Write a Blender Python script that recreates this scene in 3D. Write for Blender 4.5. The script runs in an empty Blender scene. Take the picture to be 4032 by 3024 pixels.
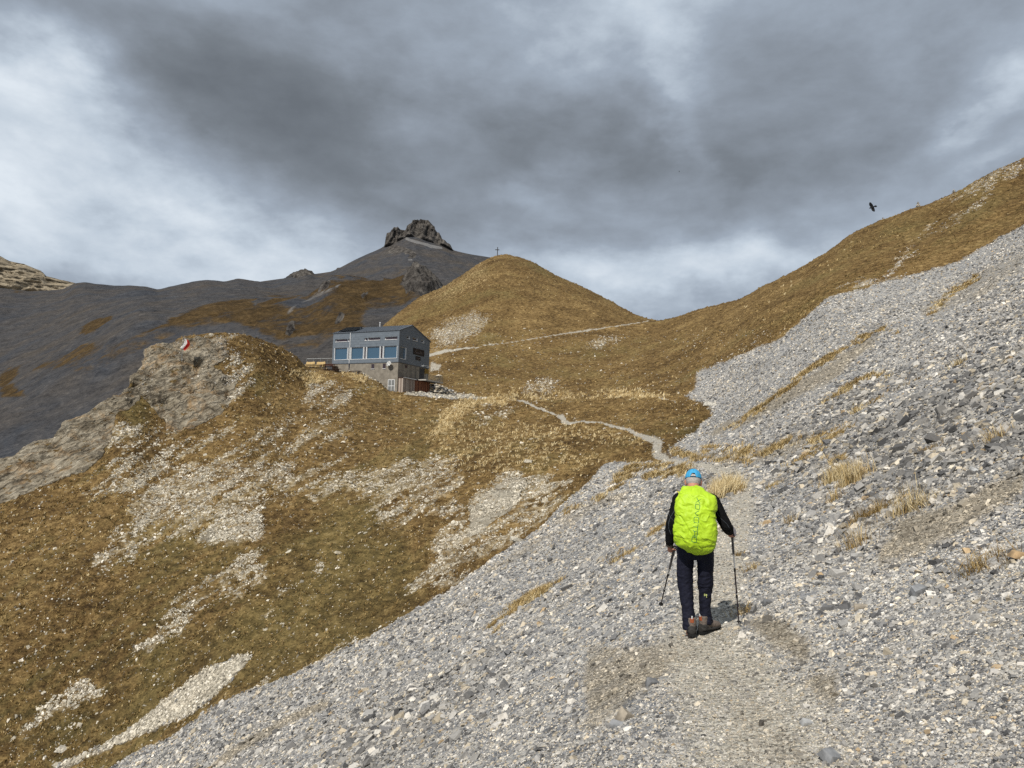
import bpy, bmesh, math, time
import numpy as np
from mathutils import Vector, Matrix
from mathutils.bvhtree import BVHTree

T0 = time.time()
rng = np.random.default_rng(11)
S = bpy.context.scene
COL = S.collection
RAD = math.radians

# ------------------------------------------------------------------ camera
PITCH, ROLL, F = 0.0919, 0.0271, 768.0
cam_data = bpy.data.cameras.new('camera')
cam_data.sensor_width = 36.0; cam_data.lens = 27.0
cam_data.clip_start = 0.05; cam_data.clip_end = 30000
cam = bpy.data.objects.new('camera', cam_data); COL.objects.link(cam)
RM = Matrix.Rotation(math.pi / 2 + PITCH, 3, 'X') @ Matrix.Rotation(ROLL, 3, 'Z')
cam.matrix_world = RM.to_4x4()
S.camera = cam
RN = np.array(RM)

def ray(u, v):
    return RN @ np.array([(u - 512) / F, (384 - v) / F, -1.0])
def sight(u, v, Y):                       # the point seen in direction (u, v) at forward distance Y
    d = ray(u, v); return d * (Y / d[1])
def project(P):
    q = P @ RN
    w = -q[..., 2]; w = np.where(w < 1e-3, 1e-3, w)
    return 512 + F * q[..., 0] / w, 384 - F * q[..., 1] / w

# ------------------------------------------------------------------ light and sky
SUN_AZ, SUN_EL = RAD(207), RAD(43)
sd = Vector((math.sin(SUN_AZ) * math.cos(SUN_EL), math.cos(SUN_AZ) * math.cos(SUN_EL), math.sin(SUN_EL)))
sl = bpy.data.lights.new('sun', 'SUN'); sl.energy = 4.3; sl.angle = RAD(0.55); sl.color = (1.0, 0.945, 0.86)
so = bpy.data.objects.new('sun', sl); COL.objects.link(so)
so.rotation_euler = sd.to_track_quat('Z', 'Y').to_euler(); so.location = sd * 500

class NT:
    def __init__(s, tree): s.t = tree; s.n = tree.nodes; s.l = tree.links
    def node(s, typ, **kw):
        n = s.n.new(typ)
        for k, v in kw.items(): setattr(n, k, v)
        return n
    def set(s, sock, val):
        if isinstance(val, bpy.types.NodeSocket): s.l.new(val, sock)
        elif val is not None: sock.default_value = val
    def math(s, op, a, b=None, c=None, clamp=False):
        n = s.node('ShaderNodeMath', operation=op, use_clamp=clamp)
        s.set(n.inputs[0], a)
        if b is not None: s.set(n.inputs[1], b)
        if c is not None: s.set(n.inputs[2], c)
        return n.outputs[0]
    def vmath(s, op, a, b=None):
        n = s.node('ShaderNodeVectorMath', operation=op); s.set(n.inputs[0], a)
        if b is not None: s.set(n.inputs[1], b)
        return n.outputs[0]
    def noise(s, vec, scale, detail=4, rough=0.55, dist=0.0, ntype=None):
        n = s.node('ShaderNodeTexNoise'); s.set(n.inputs['Vector'], vec)
        n.inputs['Scale'].default_value = scale; n.inputs['Detail'].default_value = detail
        n.inputs['Roughness'].default_value = rough; n.inputs['Distortion'].default_value = dist
        return n.outputs[0]
    def voronoi(s, vec, scale, feature='F1', out=0, rand=1.0):
        n = s.node('ShaderNodeTexVoronoi', feature=feature); s.set(n.inputs['Vector'], vec)
        n.inputs['Scale'].default_value = scale; n.inputs['Randomness'].default_value = rand
        return n.outputs[out]
    def ramp(s, fac, stops, interp='LINEAR'):
        n = s.node('ShaderNodeValToRGB'); s.set(n.inputs[0], fac); cr = n.color_ramp; cr.interpolation = interp
        while len(cr.elements) > 1: cr.elements.remove(cr.elements[-1])
        for i, (p, c) in enumerate(stops):
            e = cr.elements[0] if i == 0 else cr.elements.new(p)
            e.position = p; e.color = (c[0], c[1], c[2], 1)
        return n.outputs[0]
    def mix(s, fac, a, b, blend='MIX'):
        n = s.node('ShaderNodeMix', data_type='RGBA', blend_type=blend)
        s.set(n.inputs[0], fac); s.set(n.inputs[6], a); s.set(n.inputs[7], b)
        return n.outputs[2]
    def remap(s, v, a, b, c=0.0, d=1.0, smooth=True):
        n = s.node('ShaderNodeMapRange'); n.interpolation_type = 'SMOOTHSTEP' if smooth else 'LINEAR'
        s.set(n.inputs[0], v)
        for i, x in enumerate((a, b, c, d)): s.set(n.inputs[i + 1], x)
        return n.outputs[0]
    def scale(s, vec, sc):
        n = s.node('ShaderNodeMapping'); s.set(n.inputs[0], vec); n.inputs['Scale'].default_value = sc
        return n.outputs[0]
    def rgb(s, c):
        n = s.node('ShaderNodeRGB'); n.outputs[0].default_value = (c[0], c[1], c[2], 1); return n.outputs[0]

world = bpy.data.worlds.new('World'); S.world = world; world.use_nodes = True
W = NT(world.node_tree); W.n.clear()
tc = W.node('ShaderNodeTexCoord').outputs['Generated']
sep = W.node('ShaderNodeSeparateXYZ'); W.l.new(tc, sep.inputs[0])
dx, dy, dz = sep.outputs
sky = W.node('ShaderNodeTexSky'); sky.sky_type = 'NISHITA'; sky.sun_disc = False
sky.sun_elevation = SUN_EL; sky.sun_rotation = SUN_AZ; sky.altitude = 2500
# clouds: laid out by azimuth and elevation, torn by noise on a flat cloud deck
az = W.math('ARCTAN2', dx, dy)
el = W.math('ARCSINE', dz)
den = W.math('ADD', W.math('MAXIMUM', dz, 0.0), 0.16)
comb = W.node('ShaderNodeCombineXYZ')
W.l.new(W.math('DIVIDE', dx, den), comb.inputs[0]); W.l.new(W.math('DIVIDE', dy, den), comb.inputs[1]); comb.inputs[2].default_value = 3.7
deck = comb.outputs[0]
warp = W.node('ShaderNodeTexNoise'); W.l.new(W.scale(tc, (1, 1, 1.6)), warp.inputs['Vector']); warp.inputs['Scale'].default_value = 3.2; warp.inputs['Detail'].default_value = 6; warp.inputs['Roughness'].default_value = .55
wv = W.vmath('SUBTRACT', warp.outputs['Color'], (0.5, 0.5, 0.5))
wsep = W.node('ShaderNodeSeparateXYZ'); W.l.new(wv, wsep.inputs[0])
az2 = W.math('MULTIPLY_ADD', wsep.outputs[0], 0.42, az)
el2 = W.math('MULTIPLY_ADD', wsep.outputs[1], 0.24, el)
def dirof(u, v):
    d = ray(u, v); d /= np.linalg.norm(d); return math.atan2(d[0], d[1]), math.asin(d[2])
BLOBS = [  # u, v, half width, half height, tilt, weight
    (40, 118, 110, 34, 8, .26), (60, 150, 150, 45, 12, .20), (30, 225, 130, 55, 8, .32), (120, 250, 160, 38, 12, .22), (230, 292, 150, 20, 0, .16),
    (120, 55, 230, 34, -2, -.20), (290, 70, 170, 40, 12, -.16), (250, 135, 130, 46, 14, -.26), (380, 160, 130, 40, 10, -.24), (330, 110, 150, 50, 5, -.12),
    (330, 200, 180, 26, 0, -.14), (120, 190, 110, 18, 5, -.12),
    (470, 215, 160, 22, 4, -.10), (600, 150, 95, 26, 0, -.22), (520, 150, 60, 26, 0, -.14), (615, 62, 60, 40, 20, .16), (560, 20, 80, 30, 0, .06), (650, 90, 40, 40, 50, .22), (655, 160, 55, 14, 55, .24),
    (560, 195, 60, 14, 15, .20), (420, 190, 60, 10, 0, .10), (620, 272, 100, 26, 4, .34), (720, 290, 110, 18, -4, .22), (760, 215, 90, 34, 0, -.10), (800, 95, 130, 50, -10, -.14), (700, 190, 70, 22, 20, -.12),
    (930, 95, 80, 28, -28, -.10), (985, 130, 60, 14, -28, .30), (870, 150, 70, 24, -30, -.12), (960, 30, 120, 40, -15, -.02), (1010, 160, 60, 14, -25, .25), (330, 262, 90, 14, 0, .08),
    (10, 90, 80, 26, 0, .10), (800, 240, 90, 18, -18, .08), (60, 20, 200, 16, 0, .06), (440, 60, 80, 40, 0, .04)]
acc = None
for (u, v, su, sv, tilt, w) in BLOBS:
    a0, e0 = dirof(u, v); c, s_ = math.cos(RAD(tilt)), math.sin(RAD(tilt))
    da = W.math('SUBTRACT', az2, a0); de = W.math('SUBTRACT', el2, e0)
    # positive tilt = falling to the right
    p = W.math('MULTIPLY', W.math('SUBTRACT', W.math('MULTIPLY', da, c), W.math('MULTIPLY', de, s_)), F / su)
    q = W.math('MULTIPLY', W.math('ADD', W.math('MULTIPLY', da, s_), W.math('MULTIPLY', de, c)), F / sv)
    r2 = W.math('ADD', W.math('MULTIPLY', p, p), W.math('MULTIPLY', q, q))
    g = W.math('MULTIPLY', W.math('EXPONENT', W.math('MULTIPLY', r2, -0.8)), w)
    acc = g if acc is None else W.math('ADD', acc, g)
n1 = W.noise(W.scale(deck, (1.0, 0.8, 1)), 1.5, 8, 0.50, 0.25)
n2 = W.noise(W.scale(deck, (1.0, 0.85, 1)), 5.0, 8, 0.55, 0.3)
n3 = W.noise(W.scale(tc, (1.0, 1.0, 2.1)), 3.8, 9, 0.57, 0.12); n4 = W.noise(W.scale(tc, (1.0, 1.0, 1.7)), 13.0, 7, 0.6, 0.1)
val = W.math('ADD', W.math('MULTIPLY', acc, 0.78), 0.575)
val = W.math('MULTIPLY_ADD', W.math('SUBTRACT', n1, 0.5), 0.24, val)
val = W.math('MULTIPLY_ADD', W.math('SUBTRACT', n2, 0.5), 0.08, val)
val = W.math('MULTIPLY_ADD', W.math('SUBTRACT', n3, 0.5), 1.05, val)
val = W.math('MULTIPLY_ADD', W.math('SUBTRACT', n4, 0.5), 0.26, val)
cloud = W.ramp(val, [(0.0, (.155, .175, .20)), (0.22, (.205, .232, .265)), (0.42, (.278, .318, .372)), (0.62, (.37, .43, .51)), (0.80, (.56, .64, .73)), (1.0, (.78, .85, .92))])
bg1 = W.node('ShaderNodeBackground'); W.l.new(sky.outputs[0], bg1.inputs[0]); bg1.inputs[1].default_value = 0.06
bg2 = W.node('ShaderNodeBackground'); W.l.new(cloud, bg2.inputs[0]); bg2.inputs[1].default_value = 0.98
mixs = W.node('ShaderNodeMixShader'); mixs.inputs[0].default_value = 0.96
W.l.new(bg1.outputs[0], mixs.inputs[1]); W.l.new(bg2.outputs[0], mixs.inputs[2])
wo = W.node('ShaderNodeOutputWorld'); W.l.new(mixs.outputs[0], wo.inputs[0])
world.cycles.sampling_method = 'MANUAL'; world.cycles.sample_map_resolution = 512

S.view_settings.view_transform = 'Standard'; S.view_settings.look = 'None'
S.view_settings.exposure = 0.0; S.view_settings.gamma = 1.0
S.render.engine = 'CYCLES'
S.cycles.max_bounces = 4; S.cycles.diffuse_bounces = 2; S.cycles.glossy_bounces = 2
S.cycles.use_denoising = False

# ------------------------------------------------------------------ noise (numpy)
_perm = rng.permutation(256); _perm = np.concatenate([_perm, _perm, _perm])
_grad = rng.normal(size=(256, 3)); _grad /= np.linalg.norm(_grad, axis=1)[:, None]
def perlin(x, y, z=None):
    x = np.asarray(x, np.float64); y = np.asarray(y, np.float64)
    z = np.zeros_like(x) if z is None else np.asarray(z, np.float64)
    xi = np.floor(x).astype(np.int64); yi = np.floor(y).astype(np.int64); zi = np.floor(z).astype(np.int64)
    xf, yf, zf = x - xi, y - yi, z - zi
    xi &= 255; yi &= 255; zi &= 255
    f = lambda t: t * t * t * (t * (t * 6 - 15) + 10)
    u, v, w = f(xf), f(yf), f(zf)
    def g(a, b, c):
        h = _perm[_perm[_perm[xi + a] + yi + b] + zi + c]
        G = _grad[h]
        return G[..., 0] * (xf - a) + G[..., 1] * (yf - b) + G[..., 2] * (zf - c)
    flat = not np.any(zf)
    def layer(c):
        a = g(0, 0, c); a = a + u * (g(1, 0, c) - a)
        b = g(0, 1, c); b = b + u * (g(1, 1, c) - b)
        return a + v * (b - a)
    l0 = layer(0)
    if flat: return l0 * 1.6
    return (l0 + w * (layer(1) - l0)) * 1.6
def fbm(x, y, z=None, octv=4, gain=0.5, lac=2.03, ridge=False):
    s = 0; a = 1.0; t = 0
    for i in range(octv):
        n = perlin(x, y, z)
        if ridge: n = 1 - 2 * np.abs(n)
        s = s + a * n; t += a; a *= gain
        x = x * lac + 13.7; y = y * lac + 5.1
        if z is not None: z = z * lac + 9.3
    return s / t

def blur(A, k=1, it=1):
    for _ in range(it):
        for ax in (0, 1):
            B = A.copy()
            for d in range(1, k + 1):
                sl1 = np.roll(A, d, ax); sl2 = np.roll(A, -d, ax)
                if ax == 0: sl1[:d] = A[:1]; sl2[-d:] = A[-1:]
                else: sl1[:, :d] = A[:, :1]; sl2[:, -d:] = A[:, -1:]
                B += sl1 + sl2
            A = B / (2 * k + 1)
    return A

def pchip_rows(K_Y, K_Z, counts, cap=()):
    """knots (K,N) -> rows; monotone cubic in Y per column"""
    K = K_Y.shape[0]
    h = np.maximum(np.diff(K_Y, axis=0), 1e-3); d = np.diff(K_Z, axis=0) / h
    m = np.zeros_like(K_Z)
    for k in range(1, K - 1):
        w1 = 2 * h[k] + h[k - 1]; w2 = h[k] + 2 * h[k - 1]
        with np.errstate(divide='ignore', invalid='ignore'):
            mm = (w1 + w2) / (w1 / d[k - 1] + w2 / d[k])
        m[k] = np.where(d[k - 1] * d[k] > 0, mm, 0)
    m[0] = d[0]; m[-1] = d[-1]
    for k in cap: m[k] = d[k - 1]
    E = K_Z / K_Y                                     # crests: let the slope follow the sight line so the skyline stays put
    for k in range(1, K - 1):
        m[k] = np.where((E[k] > E[k - 1]) & (E[k] > E[k + 1]) & (K_Y[k] > 60), E[k], m[k])
    Ys, Zs = [], []
    for k in range(K - 1):
        n = counts[k]; t = np.arange(n)[:, None] / n
        if k == K - 2: t = np.arange(n + 1)[:, None] / n
        Ys.append(K_Y[k] + t * h[k])
        h00 = 2 * t**3 - 3 * t**2 + 1; h10 = t**3 - 2 * t**2 + t; h01 = -2 * t**3 + 3 * t**2; h11 = t**3 - t**2
        Zs.append(h00 * K_Z[k] + h10 * h[k] * m[k] + h01 * K_Z[k + 1] + h11 * h[k] * m[k + 1])
    return np.concatenate(Ys), np.concatenate(Zs)

def line_on(avals, pts, smooth=0):
    P = np.array([sight(*p) for p in pts]); a = P[:, 0] / P[:, 1]
    o = np.argsort(a); Y = np.interp(avals, a[o], P[o, 1]); Z = np.interp(avals, a[o], P[o, 2])
    if smooth:
        for _ in range(3):
            k = np.ones(2 * smooth + 1) / (2 * smooth + 1)
            Y = np.convolve(np.pad(Y, smooth, 'edge'), k, 'valid'); Z = np.convolve(np.pad(Z, smooth, 'edge'), k, 'valid')
    return Y, Z

ZOOM = {'A': (1.58, 0, 900), 'B': (1.2289, 0, 1800), 'C': (4.022, 1300, 850), 'D': (1.2074, 2200, 900), 'E': (2.011, 1600, 1200),
        'F': (2.074, 1700, 1700), 'R': (3.016, 3300, 600), 'H': (3.16, 1150, 1200), 'M': (2.0738, 3000, 1600), 'G': (2.212, 2300, 2400), 'P': (2.074, 2500, 1800), 'Q': (1.843, 1800, 1450)}
def cz(z, pts):
    s, ox, oy = ZOOM[z]
    return [((x / s + ox) / 3.9375, (y / s + oy) / 3.9375) for x, y in pts]

def inpoly(u, v, poly):
    poly = np.array(poly); ins = np.zeros(u.shape, bool)
    x0, y0 = poly[:, 0].min(), poly[:, 1].min(); x1, y1 = poly[:, 0].max(), poly[:, 1].max()
    sel = (u >= x0) & (u <= x1) & (v >= y0) & (v <= y1)
    uu, vv = u[sel], v[sel]; r = np.zeros(uu.shape, bool)
    n = len(poly)
    for i in range(n):
        ax, ay = poly[i]; bx, by = poly[(i + 1) % n]
        if ay == by: continue
        c = ((ay > vv) != (by > vv)) & (uu < (bx - ax) * (vv - ay) / (by - ay) + ax)
        r ^= c
    ins[sel] = r
    return ins
def near_line(u, v, pts, w):
    """pts (u,v) ; w half width (px) scalar or list; returns 0..1"""
    pts = np.array(pts, float); w = np.broadcast_to(np.array(w, float), (len(pts),))
    best = np.zeros(u.shape)
    for i in range(len(pts) - 1):
        a, b = pts[i], pts[i + 1]; wm = max(w[i], w[i + 1]) * 2 + 2
        sel = (u > min(a[0], b[0]) - wm) & (u < max(a[0], b[0]) + wm) & (v > min(a[1], b[1]) - wm) & (v < max(a[1], b[1]) + wm)
        uu, vv = u[sel], v[sel]; d = b - a; L = max((d**2).sum(), 1e-9)
        t = np.clip(((uu - a[0]) * d[0] + (vv - a[1]) * d[1]) / L, 0, 1)
        dist = np.hypot(uu - a[0] - t * d[0], vv - a[1] - t * d[1])
        ww = w[i] + t * (w[i + 1] - w[i])
        best[sel] = np.maximum(best[sel], np.clip(1.5 - dist / ww, 0, 1))
    return best

# ------------------------------------------------------------------ near and middle terrain
NC = 1150
AV = np.linspace(-0.86, 0.90, NC)
PATH = [(770, 790, 3.2), (764, 736, 4.6), (716, 668, 6.9), (703, 639, 8.05), (722, 560, 13.0), (741, 509, 21), (742, 484, 29), (728, 473.5, 36), (700, 465.5, 45)]
PP = np.array([sight(*p) for p in PATH])
PP[0, 2] = PP[1, 2] + .06
def pathx(y): return np.interp(y, PP[:, 1], PP[:, 0])
def pathz(y): return np.interp(y, PP[:, 1], PP[:, 2])
def near_z(x, y):
    xp = pathx(y); zp = pathz(y); d = x - xp
    w = 0.42
    sp = lambda t: np.logaddexp(0, t / .25) * .25
    gr = 0.50 + 0.06 * np.clip((y - 6) / 20, 0, 1)
    z = zp + gr * sp(d - w) - 0.585 * sp(-d - w - 0.25 * np.exp(-((y - 5) / 3) ** 2))
    # little bank on the uphill side of the hiker
    z += 0.12 * np.exp(-((d - 1.0) / .45) ** 2) * np.exp(-((y - 8.6) / 1.6) ** 2)
    return z

B1 = [(-300, 1040, 44), (0, 840, 44), (113.7, 768, 44), (177.7, 732, 43), (227.3, 701, 42), (268.7, 682.4, 42), (322.4, 659.7, 42), (361.7, 639, 43), (392.7, 622.5, 43.5), (457, 585, 46),
      (493, 559, 48), (512.6, 545.6, 49), (539.5, 528.5, 51), (551.7, 515, 52), (570, 498, 54), (583.6, 487, 56), (597, 472, 60), (622, 464, 61), (640, 461, 61), (660, 454, 62), (680, 444, 67), (698, 429, 75), (713, 414, 84), (740, 385, 92),
      (768, 347, 104), (792, 327, 108), (828, 298, 112), (916, 273.8, 118), (958, 261, 119), (990, 243, 121), (1017, 228.6, 122), (1100, 178, 124), (1300, 60, 128)]
B2 = [(-300, 760, 60), (0, 620, 60), (100, 590, 61), (250, 535, 64), (350, 505, 68), (430, 482, 68), (480, 470, 68), (520, 458, 70), (560, 450, 73), (600, 446, 76), (640, 441, 72), (660, 438, 73), (680, 426, 80), (700, 412, 86),
      (713, 404, 92), (740, 370, 98), (768, 338, 111), (792, 321, 115), (828, 291, 120), (916, 262, 126), (1024, 214, 131), (1300, 44, 138)]
B25 = [(-300, 690, 74), (0, 490, 80), (50, 466, 83), (100, 428, 87), (133, 405, 91.5), (166, 430, 91), (210, 415, 93), (250, 396, 97), (300, 388, 111), (340, 392, 114), (400, 412, 111), (450, 417, 104), (500, 418, 104), (560, 420, 98), (600, 421, 95), (640, 420, 91),
       (680, 410, 92), (700, 404, 95), (713, 397, 98), (740, 361, 107), (768, 331, 117), (792, 316, 121), (828, 287, 125), (916, 256, 130), (1024, 207, 135), (1300, 34, 142)]
B3 = [(-300, 640, 80), (0, 458.5, 85), (19, 452, 86), (32, 443, 87), (53, 437, 88), (69, 422.5, 89), (90, 411, 90), (100, 404, 91), (119, 396, 93), (130, 386, 95), (134, 372, 98), (141.5, 363, 100), (145, 356, 101), (153, 350.5, 102), (169, 342.5, 104),
      (185, 336.5, 106), (206, 333.5, 108), (225, 332.7, 110), (241, 334.3, 112), (260, 339, 115), (280, 347, 119), (297, 356.5, 121), (303, 364, 123), (310, 370, 125), (317, 371.5, 126), (340, 373.5, 126), (361, 375, 127), (368, 378, 127.5), (379, 382, 128), (388.5, 391.6, 129), (397, 392.2, 129.5),
      (426, 392.5, 131), (450, 396, 131), (480, 398, 128), (511, 399.5, 120), (537, 402, 118), (563, 403, 117), (600, 400, 115), (620, 397, 113), (650, 395.5, 110), (680, 395.5, 104), (700, 396, 102), (713, 388, 104), (740, 355, 115), (768, 325, 124), (792, 311, 128), (828, 283, 131),
      (916, 250, 135), (1024, 200, 138), (1300, 24, 146)]
B4 = [(-300, 900, 140), (0, 800, 140), (200, 700, 145), (285, 620, 150), (299, 370, 135), (306, 366, 140), (318, 367.5, 141), (333, 371, 142), (340, 373, 150), (361, 383, 150), (380, 393, 150), (397, 397, 150), (430, 397, 150), (450, 398, 150), (480, 400, 150), (511, 402, 138), (537, 404, 134), (563, 405, 130), (600, 402.5, 126), (650, 398.5, 118),
      (680, 394, 113), (700, 390, 111), (713, 381, 112), (740, 348, 122), (768, 319, 131), (792, 306, 133), (828, 279, 136), (916, 243, 140), (1024, 193, 142), (1300, 14, 150)]
B45 = [(-300, 700, 230), (250, 640, 230), (290, 560, 215), (306, 430, 190), (335, 412, 182), (361, 405, 172), (385, 396, 170), (430, 386, 168), (480, 391, 160), (511, 394, 152), (563, 395, 146), (600, 394, 140), (650, 389, 130),
       (680, 385, 124), (700, 378, 121), (713, 370, 121), (740, 338, 131), (768, 311, 138), (792, 298, 141), (828, 273, 143), (916, 235, 147), (1024, 184, 146), (1300, 4, 154)]
B5 = [(-300, 640, 262), (250, 560, 262), (300, 440, 262), (330, 378, 262), (348, 359, 264), (365, 343, 268), (381.7, 327.6, 275), (396.6, 314.4, 280), (419.6, 297.2, 290), (442.5, 287.6, 298), (458.6, 277.4, 303), (477, 264.8, 308), (488.5, 259, 311), (497.6, 255.4, 312), (504.5, 254.5, 312),
      (513.7, 256, 311), (529.8, 260.6, 308), (542.4, 268, 305), (557.3, 276, 300), (579.8, 286, 292), (611.3, 301.6, 280), (632.4, 313.2, 268), (647, 319.5, 255), (657.6, 320.8, 245), (672.3, 318.6, 238), (695.5, 311, 232), (739.6, 299.6, 222), (760.7, 288, 216),
      (798.5, 269, 206), (823.8, 254.2, 198), (838, 244, 195), (847, 237.4, 192), (854, 232.8, 190), (865.9, 227, 187), (876.8, 222.4, 184), (892, 217, 180), (909.7, 210, 175), (922.3, 206, 172), (935, 201.3, 169), (947.6, 196.2, 166), (960, 190.6, 163), (969.5, 184.6, 161), (981.2, 178.8, 160),
      (989.7, 173, 158), (998, 169, 157), (1010.7, 164, 156), (1023.4, 158, 155), (1300, -20, 162)]
LN = {}
for nm, L, sm in (('B1', B1, 2), ('B2', B2, 14), ('B25', B25, 8), ('B3', B3, 1), ('B4', B4, 4), ('B45', B45, 10), ('B5', B5, 2)):
    LN[nm] = line_on(AV, L, sm)
yB1 = LN['B1'][0]
ymax = np.minimum(42, 0.66 * yB1)
ymax = np.convolve(np.pad(ymax, 30, 'edge'), np.ones(61) / 61, 'valid')
y0 = 0.9
fr = np.array([0, .1, .2, .3, .4, .5, .6, .68, .76, .84, .92, 1.0])
KY = [y0 * (ymax / y0) ** f for f in fr]
KZ = [near_z(AV * y, y) for y in KY]
for k in ('B1', 'B2', 'B25', 'B3', 'B4', 'B45', 'B5'):
    KY.append(LN[k][0]); KZ.append(LN[k][1])
KY.append(LN['B5'][0] + 70); KZ.append(LN['B5'][1] - 48)
KY, KZ = np.array(KY), np.array(KZ)
KY = np.maximum.accumulate(KY + np.arange(KY.shape[0])[:, None] * 1e-3, axis=0)
cnt = [16, 30, 34, 36, 36, 36, 30, 28, 26, 24, 22, 110, 150, 90, 100, 14, 16, 130, 8]
YY, ZZ = pchip_rows(KY, KZ, cnt)
NR = YY.shape[0]
XX = YY * AV[None, :]
P0 = np.stack([XX, YY, ZZ], -1)
U, V = project(P0)

# masks ---------------------------------------------------------------
wx = fbm(XX * .35, YY * .35, octv=4) ; wy = fbm(XX * .35 + 50, YY * .35 - 20, octv=4)
amp = 7.0 + 0 * YY
Uw, Vw = U + wx * amp, V + wy * amp
def poly(z, pts): return cz(z, pts)
def pm(poly_, warp=1.0, soft=1):
    m = inpoly(U + wx * amp * warp, V + wy * amp * warp, poly_).astype(np.float32)
    return blur(m, soft) if soft else m
scree_poly = [(-400, 1260), (-300, 1040), (0, 840), (113.7, 768), (128, 755), (177.7, 732), (227.3, 701), (268.7, 682.4), (322.4, 659.7), (361.7, 639), (392.7, 622.5), (457, 585.3), (463.6, 579.9), (493, 559), (512.6, 545.6),
              (539.5, 528.5), (551.7, 515), (570, 498), (583.6, 487), (597, 472), (603, 464), (622.8, 461), (634, 463.6), (650, 461), (676, 460), (668, 452), (677, 443), (694, 432.6), (702, 424.2), (712.8, 413.7), (706.5, 405.3), (690, 399),
              (685, 396.8), (695.5, 388.4), (697.5, 371.6), (733.3, 359), (756.4, 348.5), (785.8, 335.9), (792, 327.4), (828, 298), (916.3, 273.8), (958.4, 261.2), (990, 243.3), (1017.3, 228.6), (1400, -10), (1400, 1400), (-400, 1400)]
scree = pm(scree_poly, .45, 1)
scree[YY < 40] = np.maximum(scree[YY < 40], 1.0)
tongue = pm(poly('B', [(1130, 970), (1215, 970), (1180, 1020), (1060, 1130), (930, 1230), (760, 1310), (560, 1390), (450, 1430), (330, 1504), (240, 1504), (430, 1430), (600, 1330), (740, 1230), (880, 1110), (1010, 1020)]), .4)
hutstones = pm(poly('E', [(0, 672), (160, 680), (330, 690), (640, 735), (610, 755), (300, 745), (0, 715)]), .2)
scree = np.maximum(scree, np.maximum(tongue, hutstones * .9))
knob = pm(poly('A', [(1150, 690), (1250, 675), (1400, 690), (1430, 790), (1330, 850), (1400, 900), (1480, 940), (1440, 1060), (1380, 1160), (1270, 1210), (1150, 1260), (1040, 1270), (1030, 1200), (940, 1110), (850, 1000), (780, 900), (800, 800), (890, 740), (1050, 690)]), .7)
rib = pm(poly('A', [(830, 975), (870, 1010), (880, 1060), (800, 1130), (740, 1130), (700, 1230), (700, 1330), (640, 1410), (540, 1500), (380, 1560), (200, 1640), (0, 1720), (-500, 2000), (-500, 1700), (0, 1400), (200, 1300), (430, 1180), (620, 1060), (740, 1000)]), .8)
cream = pm(poly('F', [(600, 370), (760, 370), (800, 430), (640, 640), (520, 740), (400, 850), (290, 860), (320, 650), (440, 500)]), .8)
cream2 = pm(poly('B', [(1060, 290), (1230, 260), (1260, 380), (1000, 430), (930, 410)]), 2.4)
brk = np.clip(.62 + 1.9 * fbm(XX * .45, YY * .45, ZZ * .45, octv=4), 0, 1.1)
cream, cream2, tongue = cream * np.maximum(brk, .75), cream2 * brk * .8, np.clip(tongue * (.8 + 1.1 * brk), 0, 1)
rock = np.clip(knob + rib + cream * .9 + cream2 * .6, 0, 1)
stony = np.zeros_like(YY)
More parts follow.
